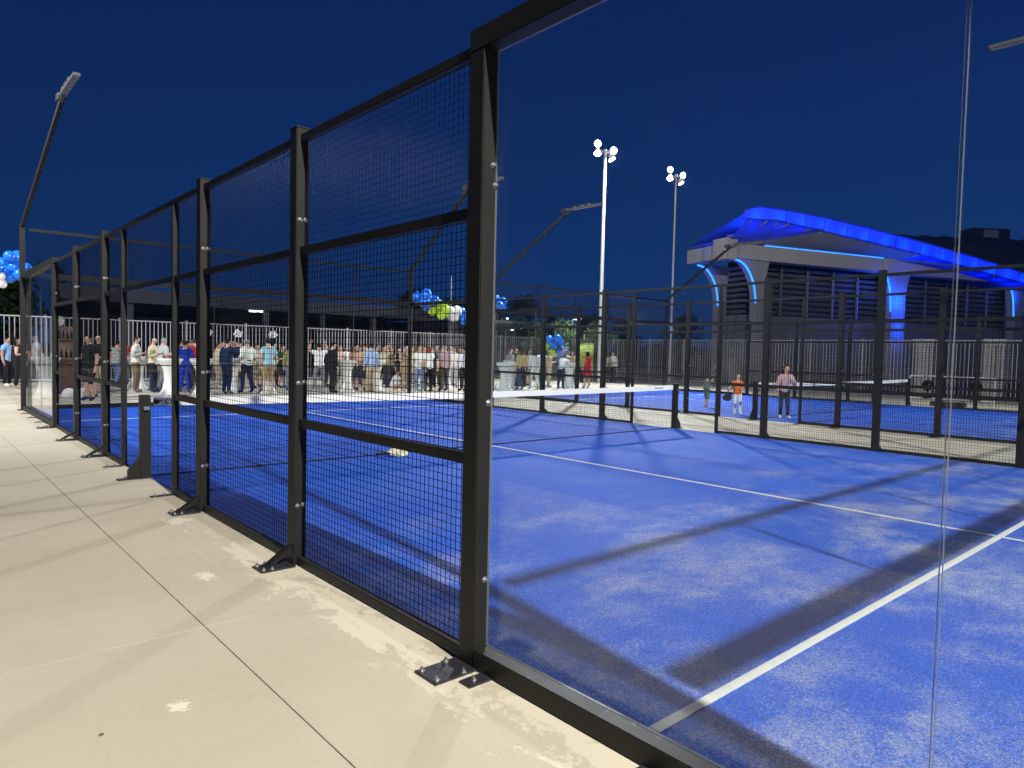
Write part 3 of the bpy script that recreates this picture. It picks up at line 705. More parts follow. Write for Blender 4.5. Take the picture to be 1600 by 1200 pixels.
def tree_mesh(seed, h, rad, mat, slim=False):
    rg = np.random.default_rng(seed)
    tr = MB(); tr.tube((0, 0, -.1), (rg.normal(0, .1), rg.normal(0, .1), h*.55), .028*h, .014*h, n=8)
    blobs = []
    for i in range(11):
        a = rg.uniform(0, 6.28); rr = rad*rg.uniform(.15, .75); z = h*rg.uniform(.36, .9)
        if z > h*.75: rr *= .55
        c = Vector((math.cos(a)*rr, math.sin(a)*rr, z)); blobs.append((c, rad*rg.uniform(.28, .5)))
        tr.tube((0, 0, h*rg.uniform(.25, .5)), c, .010*h, .003*h, n=5)
    lf = MB(); n_ = 2600
    for i in range(n_):
        c, r = blobs[rg.integers(len(blobs))]
        d = Vector(rg.normal(0, 1, 3)); d.normalize(); p = c+d*r*rg.uniform(.35, 1.08)**.6
        p.z = max(p.z, h*.2); s_ = .018*h*rg.uniform(.7, 1.5)+.06
        a = Vector(rg.normal(0, 1, 3)).normalized(); b = a.orthogonal().normalized()
        lf.add([p-a*s_, p-b*s_*.55, p+a*s_, p+b*s_*.55], [(0, 1, 2, 3)])
    return tr.mesh('trunk', M_BARK), lf.mesh('crown', mat)
TM = [tree_mesh(1, 10, 4.2, M_LEAF), tree_mesh(2, 12, 3.6, M_LEAF), tree_mesh(3, 8, 3.8, M_LEAF)]
TP = [tree_mesh(4, 5.5, 2.6, M_LEAF2), tree_mesh(5, 4.8, 2.4, M_LEAF2)]
def tree(v, x, y, s, rz, label, group):
    t = thing('tree', label, 'tree', (x, y, -.05), rz, group)
    a = use('trunk', v[0], t); a.scale = (s,)*3; b = use('crown', v[1], t); b.scale = (s,)*3
TREES = [(0, -9.5, 58, 1.0, 'dark tree beyond the fence at the far left behind the blue balloons'), (2, -3.0, 60, 1.05, 'dark round tree behind the fence left of the first fence posts'),
 (1, 4.0, 62, .7, 'dark tree behind the fence above the bald man'),
 (0, 52, 84, 1.0, 'dark tree top right of the long canopy, first of the row'), (1, 57, 82, .9, 'pointed dark tree above the balloon garland'),
 (2, 62.5, 80, 1.3, 'broad dark tree above the white balloons'), (0, 67, 78, .95, 'dark tree behind the near black post'),
 (1, 73, 77, .78, 'dark tree just right of the near black post'), (2, 79, 75, .95, 'rounded dark tree above the pale lit bushes'),
 (0, 85, 72, .72, 'dark tree left of the lit floodlight pole'), (2, 36, 96, .9, 'low dark tree behind the long canopy'), (1, 25, 98, .7, 'slim dark tree behind the left end of the long canopy'), (2, -8.5, 47, .75, 'dark bushy tree just outside the fence at the far left edge'), (0, 9, 88, .95, 'dark tree beyond the fence between the brick bar and the grey canopy'), (2, 16, 90, 1.0, 'dark tree behind the grey canopy near the brightest street lamp')]
for i, (k_, x, y, s_, lb) in enumerate(TREES): tree(TM[k_], x, y, s_, i*1.3, lb, 'dark trees beyond the fence')
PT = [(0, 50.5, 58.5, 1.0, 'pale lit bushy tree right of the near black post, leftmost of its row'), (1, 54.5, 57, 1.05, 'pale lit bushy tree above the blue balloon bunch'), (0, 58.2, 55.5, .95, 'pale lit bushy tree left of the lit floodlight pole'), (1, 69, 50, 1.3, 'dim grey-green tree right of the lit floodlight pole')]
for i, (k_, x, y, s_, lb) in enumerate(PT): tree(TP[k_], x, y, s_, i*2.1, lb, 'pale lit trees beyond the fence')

def street_lamp(h, label, loc, rz, big=1.0, pw=0):
    t = thing('street_lamp', label, 'street lamp', loc, rz, 'small street lamps beyond the fence')
    m = MB(); m.tube((0, 0, -.05), (0, 0, h), .07, .045, n=8); m.tube((0, 0, h), (.9, 0, h+.12), .035, n=6); m.obj('pole', M_GALV, t)
    q = MB(); q.b2((.6, -.12, h+.10), (1.25, .12, h+.2)); hd = q.obj('lamp_head', M_GALV, t)
    l = MB(); l.ball((.95, 0, h+.06), .16*big, 10, 6, (1, 1, .6)); l.obj('lens', M_STRL, hd)
    if pw:
        ld = bpy.data.lights.new('street_glow', 'POINT'); ld.energy = pw; ld.color = (1, .93, .8); ld.shadow_soft_size = .2
        lo = bpy.data.objects.new('street_glow', ld); COL.objects.link(lo); lo.parent = t; lo.location = (.95, -.1, h-.25)
SLP = [(5.0, (16.3, 84.7, 0), 1.9, 500, 'brightest small street lamp left, over the people in the striped shirts'), (5.4, (15.2, 85.8, 0), .9, 0, 'faint street lamp just left of the brightest one'),
 (6.4, (25.7, 96.6, 0), .9, 0, 'small street lamp over the red shirt and royal blue suit'), (6.0, (39.4, 91.1, 0), 1.1, 500, 'street lamp beside the second black post'),
 (5.7, (44.2, 86.9, 0), 1.0, 300, 'street lamp over the light blue shirt'), (5.9, (50.3, 81.5, 0), 1.0, 0, 'street lamp left of the balloon garland'),
 (5.9, (56.2, 69.6, 0), .8, 0, 'street lamp right of the near black post, highest of three'), (4.1, (50.0, 61.6, 0), .7, 0, 'street lamp below the pale bushes, left of a pair'),
 (4.3, (50.7, 60.9, 0), .7, 0, 'street lamp below the pale bushes, right of a pair'), (4.2, (56.7, 55.6, 0), .7, 0, 'street lamp left of the floodlight pole, over the red dress')]
for (h, loc, b_, pw, lb) in SLP: street_lamp(h, lb, loc, 0, b_, pw)
street_lamp(5.2, 'street lamp standing among the pale lit bushes', (52.0, 53.0, 0), 0, .4, 1500)

# ------------------------------------------------------------------ people
CLO = {'black': (.014, .014, .016), 'white': (.74, .74, .72), 'skyblue': (.22, .38, .62), 'maroon': (.20, .018, .024), 'cream': (.58, .50, .34), 'lightgrey': (.46, .46, .46), 'grey': (.20, .20, .20),
 'royal': (.012, .045, .42), 'red': (.46, .025, .03), 'navy': (.012, .018, .055), 'navyjacket': (.014, .022, .07), 'beige': (.48, .38, .25), 'paleblue': (.36, .60, .72), 'darkgreen': (.03, .06, .035), 'olive': (.28, .25, .12),
 'palepink': (.62, .45, .40), 'tantop': (.34, .22, .12), 'peach': (.55, .34, .23), 'lightblue': (.34, .47, .72), 'creamblack': (.5, .45, .33), 'dustypink': (.48, .32, .32), 'whiteblue': (.66, .70, .80), 'mustard': (.46, .36, .13),
 'darkgrey': (.045, .045, .05), 'brown': (.13, .085, .05), 'jeans': (.12, .18, .32), 'khaki': (.36, .26, .12), 'orange': (.62, .14, .03), 'dullgreen': (.13, .19, .14)}
CM = {k_: plain('cloth_'+k_, v, .85, 0, .12, 14, spec=.2) for k_, v in CLO.items()}
CM['maroonstripe'] = m_stripe('cloth_maroonstripe', (.20, .02, .03), (.03, .02, .02), 40)
CM['whitestripe'] = m_stripe('cloth_whitestripe', (.72, .72, .70), (.42, .40, .36), 50)
CM['beigestripe'] = m_stripe('cloth_beigestripe', (.55, .45, .32), (.34, .25, .17), 34)
CM['pinkstripe'] = m_stripe('cloth_pinkstripe', (.70, .52, .54), (.28, .16, .18), 40, 'X')
CM['greyplaid'] = m_mottle('cloth_greyplaid', [(.55, .55, .55), (.22, .22, .24), (.40, .36, .33)], 18)
CM['camo'] = m_mottle('cloth_camo', [(.16, .17, .08), (.30, .27, .16), (.06, .07, .04)], 20)
SK = {'fair': plain('skin_fair', (.56, .34, .24), .55, 0, .08), 'tan': plain('skin_tan', (.38, .22, .14), .55, 0, .08)}
HC = {'dark': plain('hair_dark', (.012, .009, .008), .75, 0, .3, 60, spec=.2), 'brown': plain('hair_brown', (.07, .038, .018), .75, 0, .3, 60, spec=.2), 'grey': plain('hair_grey', (.26, .25, .24), .75, 0, .2, 60, spec=.2), 'blond': plain('hair_blond', (.34, .23, .10), .75, 0, .2, 60, spec=.2), 'redhair': plain('hair_red', (.20, .02, .012), .75, 0, .2, 60, spec=.2)}
M_EYE = plain('eye_dark', (.01, .008, .007), .2); M_LIP = plain('lip', (.28, .08, .07), .5)
EYE = MB().ball((0, 0, 0), .011, 8, 5).mesh('eye', M_EYE)
MOUTH = MB().ball((0, 0, 0), .02, 8, 5, (1, .4, .35)).mesh('mouth', M_LIP)

def skeleton(pose, kid):
    """joint positions for a 1.75 m body facing -y, feet at z = 0; the body is bent and its arms set by POSE"""
    J = {}; V = Vector
    J['pelvis'] = V((0, 0, .96)); J['waist'] = V((0, .0, 1.10)); J['chest'] = V((0, .01, 1.30)); J['neck0'] = V((0, .015, 1.455)); J['neck1'] = V((0, .005, 1.525))
    J['jaw'] = V((0, -.022, 1.575)); J['head'] = V((0, -.004, 1.645)); J['top'] = V((0, .006, 1.705)); J['nose'] = V((0, -.108, 1.615))
    for s, n in ((1, 'L'), (-1, 'R')):
        J['sh'+n] = V((.175*s, .01, 1.405)); J['hip'+n] = V((.09*s, 0, .90)); J['knee'+n] = V((.10*s, -.02, .50)); J['ank'+n] = V((.105*s, .02, .085)); J['toe'+n] = V((.125*s, -.13, .035))
    if pose == 'walk':
        J['kneeL'] += V((0, -.13, .02)); J['ankL'] += V((0, -.20, 0)); J['toeL'] += V((0, -.20, .02)); J['kneeR'] += V((0, .03, 0)); J['ankR'] += V((0, .22, .03)); J['toeR'] += V((0, .22, .0))
    elif pose == 'armsup' or pose == 'belt':
        for s, n in ((1, 'L'), (-1, 'R')): J['knee'+n].x += .05*s; J['ank'+n].x += .09*s; J['toe'+n].x += .1*s
    elif pose == 'squat':
        for k_ in list(J):
            if k_[:3] not in ('ank', 'toe', 'kne'): J[k_] += V((0, .12, -.56))
        for s, n in ((1, 'L'), (-1, 'R')): J['knee'+n] = V((.17*s, -.24, .50)); 
    elif pose not in ('hold2',):
        J['kneeL'] += V((.01, -.03, 0)); J['ankL'] += V((.03, -.02, 0)); J['toeL'] += V((.05, -.02, 0))
    lean = {'bend': 48, 'squat': 32, 'phone': 4, 'reach': 14, 'walk': 5}.get(pose, 2)
    M = Matrix.Rotation(R(lean), 3, 'X'); pv = J['pelvis'].copy()
    for k_ in ('waist', 'chest', 'neck0', 'neck1', 'jaw', 'head', 'top', 'nose', 'shL', 'shR'): J[k_] = pv+M @ (J[k_]-pv)
    if pose in ('bend', 'squat'):
        nb = J['neck0']; M2 = Matrix.Rotation(R(-24), 3, 'X')
        for k_ in ('neck1', 'jaw', 'head', 'top', 'nose'): J[k_] = nb+M2 @ (J[k_]-nb)
    def arm(n, s, kind):
        S_ = J['sh'+n]
        e, w, h = {'down': ((.06, .03, -.285), (.015, -.06, -.235), (0, -.03, -.085)), 'hold': ((.07, .02, -.275), (-.07, -.225, .07), (-.03, -.08, .02)),
                   'up': ((.13, -.15, -.16), (-.10, -.06, .24), (-.03, .02, .085)), 'high': ((.20, -.05, .05), (-.10, -.06, .235), (-.02, .02, .085)),
                   'belt': ((.10, .08, -.255), (-.11, -.21, -.03), (-.06, -.05, -.01)), 'fwd': ((.03, -.20, -.20), (-.03, -.22, -.06), (0, -.085, -.02)),
                   'side': ((.17, -.06, -.22), (.10, -.17, -.12), (.03, -.07, -.04))}[kind]
        J['elb'+n] = S_+V((e[0]*s, e[1], e[2])); J['wri'+n] = J['elb'+n]+V((w[0]*s, w[1], w[2])); J['hand'+n] = J['wri'+n]+V((h[0]*s, h[1], h[2]))
    k_ = {'hold': ('down', 'hold'), 'cross': ('belt', 'belt'), 'phone': ('down', 'up'), 'armsup': ('high', 'high'), 'belt': ('belt', 'belt'), 'bend': ('fwd', 'fwd'), 'squat': ('fwd', 'down'),
          'reach': ('fwd', 'down'), 'racket': ('belt', 'side'), 'swing': ('down', 'high')}.get(pose, ('down', 'down'))
    arm('L', 1, k_[0]); arm('R', -1, k_[1])
    if kid:
        hb = J['neck0']
        for n in ('neck1', 'jaw', 'head', 'top', 'nose'): J[n] = hb+(J[n]-hb)*1.22
    return J
RAD = {'pelvis': .125, 'waist': .122, 'chest': .138, 'neck0': .075, 'neck1': .056, 'jaw': .068, 'head': .092, 'top': .066, 'nose': .014, 'sh': .066, 'elb': .043, 'wri': .030, 'hand': .034, 'hip': .098, 'knee': .060, 'ank': .042, 'toe': .036}
BONES = [('pelvis', 'waist', 'torso'), ('waist', 'chest', 'torso'), ('chest', 'neck0', 'torso'), ('neck0', 'neck1', 'neck'), ('neck1', 'jaw', 'head'), ('jaw', 'head', 'head'), ('head', 'top', 'head'), ('head', 'nose', 'head')]
for n in 'LR': BONES += [('chest', 'sh'+n, 'torso'), ('sh'+n, 'elb'+n, 'uarm'), ('elb'+n, 'wri'+n, 'farm'), ('wri'+n, 'hand'+n, 'hand'), ('pelvis', 'hip'+n, 'hips'), ('hip'+n, 'knee'+n, 'thigh'), ('knee'+n, 'ank'+n, 'shin'), ('ank'+n, 'toe'+n, 'foot')]
def rad(k_, build, kid):
    r = RAD.get(k_) or RAD[k_[:-1]]
    if k_ in ('pelvis', 'waist', 'chest'): r *= build
    if kid and k_ in ('jaw', 'head', 'top', 'neck1'): r *= 1.2
    return r
BODY_CACHE = {}
def raw_bodies(specs):
    """one skin-modifier body per distinct pose and build, all evaluated in a single pass"""
    tmp = []
    for sp_ in specs:
        pose, kid, build = sp_
        J = skeleton(pose, kid); names = list(J); idx = {k_: i for i, k_ in enumerate(names)}
        me = bpy.data.meshes.new('body'); me.from_pydata([J[k_] for k_ in names], [(idx[a], idx[b]) for a, b, _ in BONES], [])
        ob = bpy.data.objects.new('body_tmp', me); COL.objects.link(ob)
        sk = ob.modifiers.new('s', 'SKIN'); sk.use_smooth_shade = True
        if not me.skin_vertices: me.attributes.new
        sv = me.skin_vertices[0].data if len(me.skin_vertices) else None
        if sv is None:
            bm = bmesh.new(); bm.from_mesh(me); bm.verts.layers.skin.verify(); bm.to_mesh(me); bm.free(); sv = me.skin_vertices[0].data
        for i, k_ in enumerate(names):
            r = rad(k_, build, kid); sv[i].radius = (r, r); sv[i].use_root = (k_ == 'pelvis')
        sb = ob.modifiers.new('b', 'SUBSURF'); sb.levels = 1; sb.render_levels = 1
        tmp.append((sp_, ob, J))
    dg = bpy.context.evaluated_depsgraph_get(); dg.update()
    for sp_, ob, J in tmp:
        m = bpy.data.meshes.new_from_object(ob.evaluated_get(dg))
        co = np.empty(len(m.vertices)*3); m.vertices.foreach_get('co', co); co = co.reshape(-1, 3)
        no = np.array([v.normal[:] for v in m.vertices])
        faces = [tuple(p.vertices) for p in m.polygons]
        # nearest bone of every vertex
        best = np.full(len(co), 1e9); reg = np.zeros(len(co), int); tt = np.zeros(len(co))
        for bi, (a, b, _) in enumerate(BONES):
            A, B = np.array(J[a]), np.array(J[b]); ab = B-A; t = np.clip(((co-A) @ ab)/(ab @ ab), 0, 1)
            d = np.linalg.norm(co-(A+t[:, None]*ab), axis=1)-(rad(a, 1, sp_[1])*(1-t)+rad(b, 1, sp_[1])*t)*.9
            w = d < best; best[w] = d[w]; reg[w] = bi; tt[w] = t[w]
        BODY_CACHE[sp_] = (co, no, faces, reg, tt, J)
        bpy.data.objects.remove(ob)
RT = [b[2] for b in BONES]
def shell(name, sp_, pick, off, mat, parent, flare=None):
    co, no, faces, reg, tt, J = BODY_CACHE[sp_]
    sel = np.array([pick(RT[r], t, c, J) for r, t, c in zip(reg, tt, co)])
    fs = [f for f in faces if sum(sel[i] for i in f) >= len(f)-1]
    if not fs: return None
    ids = sorted({i for f in fs for i in f}); mp = {i: k_ for k_, i in enumerate(ids)}
    v = co[ids]+no[ids]*off
    if flare: v = flare(v)
    me = bpy.data.meshes.new(name); me.from_pydata([tuple(x) for x in v], [], [tuple(mp[i] for i in f) for f in fs]); me.update()
    me.polygons.foreach_set('use_smooth', [True]*len(fs)); me.materials.append(mat)
    return use(name, me, parent)
MESHES = {}
def part(key, parent, build):
    """clothing of the same cut on the same body shares its mesh; only the material differs, so the key holds it"""
    if key in MESHES:
        if MESHES[key] is not None: use(MESHES[key].name.split('.')[0], MESHES[key], parent)
        return
    o_ = build(); MESHES[key] = o_.data if o_ else None
def person(x, y, h, face, pose, hair, hcol, top, sleeve, bottom, bcol, shoe, skin, label, kid=False, group='people at the party'):
    build = 1.0
    sp_ = (pose, kid, build)
    if sp_ not in BODY_CACHE: raw_bodies([sp_])
    co, no, faces, reg, tt, J = BODY_CACHE[sp_]
    t = thing('person', label, 'person', (x, y, .0), R(face+random.uniform(-14, 14)), group); sc = h/1.76; t.scale = (sc, sc, sc)
    def body():
        m = MB(); m.add([tuple(c) for c in co], faces, True)
        for n, s in (('L', 1), ('R', -1)):      # fingers rooted inside the palm
            H, Wr = J['hand'+n], J['wri'+n]; d = (H-Wr).normalized(); side = d.cross(Vector((0, 1, .2))).normalized(); nn = d.cross(side)
            for q, (o_, l1, l2) in enumerate(((-.026, .04, .030), (-.009, .045, .036), (.009, .043, .034), (.026, .034, .026))):
                p0 = H+side*o_*.8; p1 = p0+d*l1+side*o_*.3; p2 = p1+d*l2*.8+nn*l2*.5*s
                m.tube(p0, p1, .0095, .0085, 5); m.tube(p1, p2, .0085, .006, 5)
            p0 = Wr+(H-Wr)*.5; p1 = p0+side*(.042)+d*.02; p2 = p1+d*.035+side*.006; m.tube(p0, p1, .011, .010, 5); m.tube(p1, p2, .010, .007, 5)
            hd = J['head']; m.ball((hd.x+s*.092*(1.2 if kid else 1), hd.y+.008, hd.z-.02), .021, 6, 5, (.35, .8, 1.2))
        return m.obj('body', SK[skin], t)
    part(('body', sp_, skin), t, body)
    low = {'trousers': .93, 'shorts': .93, 'skirt': .2, 'skirtlong': .2, 'dress': .2}[bottom]
    if bottom in ('trousers', 'shorts'):
        lim = .97 if bottom == 'trousers' else -1
        def pk(r, q, c, J): return r in ('hips', 'thigh') or (r == 'torso' and c[2] < J['pelvis'].z+.06) or (r == 'shin' and (q < .95 if bottom == 'trousers' else q < .12))
        part((bottom, bcol, sp_), t, lambda: shell(bottom, sp_, pk, .017, CM[bcol], t))
    else:
        def sk_():
            z1 = {'skirt': .52, 'skirtlong': .14, 'dress': .60}[bottom]; m = MB()
            m.lathe([(.128, 1.10), (.165, .96), (.205, .80), (.225+.02*(z1 < .3), (z1+.8)/2), (.235+.05*(z1 < .3), z1)], 18, sy=.85)
            return m.obj('skirt', CM[bcol], t)
        part(('skirt', bottom, bcol), t, sk_)
    sl = {'none': -1, 'short': .62, 'long': 1.1}[sleeve]
    def pt(r, q, c, J): return (r == 'torso' and not (r == 'torso' and c[2] > J['neck0'].z+.03)) or (r in ('hips', 'thigh') and (c[2] > J['pelvis'].z-.075)) or (r == 'uarm' and q < sl) or (r == 'farm' and sleeve == 'long' and q < .92)
    part(('shirt', top, sleeve, sp_), t, lambda: shell('shirt', sp_, pt, .026, CM[top], t))
    if top == 'navyjacket':
        def fr():
            m = MB(); m.prism([(-.05, 1.42), (.05, 1.42), (.075, 1.02), (-.075, 1.02)], -.178, -.162); return m.obj('shirt_front', CM['white'], t)
        part(('front', top), t, fr)
    if skin and bottom == 'trousers' and pose == 'belt':
        def be(): m = MB(); m.lathe([(.158, 1.02), (.160, 1.055)], 18, sy=.95); return m.obj('belt', CM['black'], t)
        part(('belt',), t, be)
    def ps(r, q, c, J): return r == 'foot' or (r == 'shin' and q > .93)
    part(('shoes', shoe, sp_), t, lambda: shell('shoe', sp_, ps, .012, CM[shoe], t))
    if hair != 'bald':
        def ph(r, q, c, J):
            hd = J['head']; ax = (J['top']-J['jaw']).normalized(); fwd = (J['nose']-hd).normalized(); d = Vector(c)-hd
            return r in ('head', 'neck') and (d.dot(ax) > .034 or (d.dot(fwd) < .042 and d.dot(ax) > -.012) or (d.dot(fwd) < .0 and d.dot(ax) > -.085)) and d.dot(fwd) < .092
        part(('hair', hcol, sp_), t, lambda: shell('hair', sp_, ph, .016, HC[hcol], t))
        if hair.startswith('long'):
            def lh():
                hd = J['head']; k_ = 1.2 if kid else 1.0; m = MB()
                f_ = (J['nose']-hd).normalized(); u_ = (J['top']-J['jaw']).normalized(); c_ = hd-f_*.068*k_-u_*.10*k_; m.ball(c_, .098*k_, 12, 8, (1.0, .50, 1.75)); return m.obj('long_hair', HC[hcol], t)
            part(('longhair', hcol, sp_), t, lh)
    hd = J['head']; nz = (J['nose']-hd); k_ = 1.2 if kid else 1.0
    if abs(((face+180) % 360)-180) < 110:
        f = nz.normalized(); upv = (J['top']-J['jaw']).normalized()
        for s in (-1, 1):
            p = hd+f*.082*k_+upv*.012+Vector((s*.033*k_, 0, 0)); use('eye', EYE, t, p)
        use('mouth', MOUTH, t, hd+f*.084*k_-upv*.058*k_)
    t['hand'] = [list(x) for x in (J['handR'],)][0]
    return t
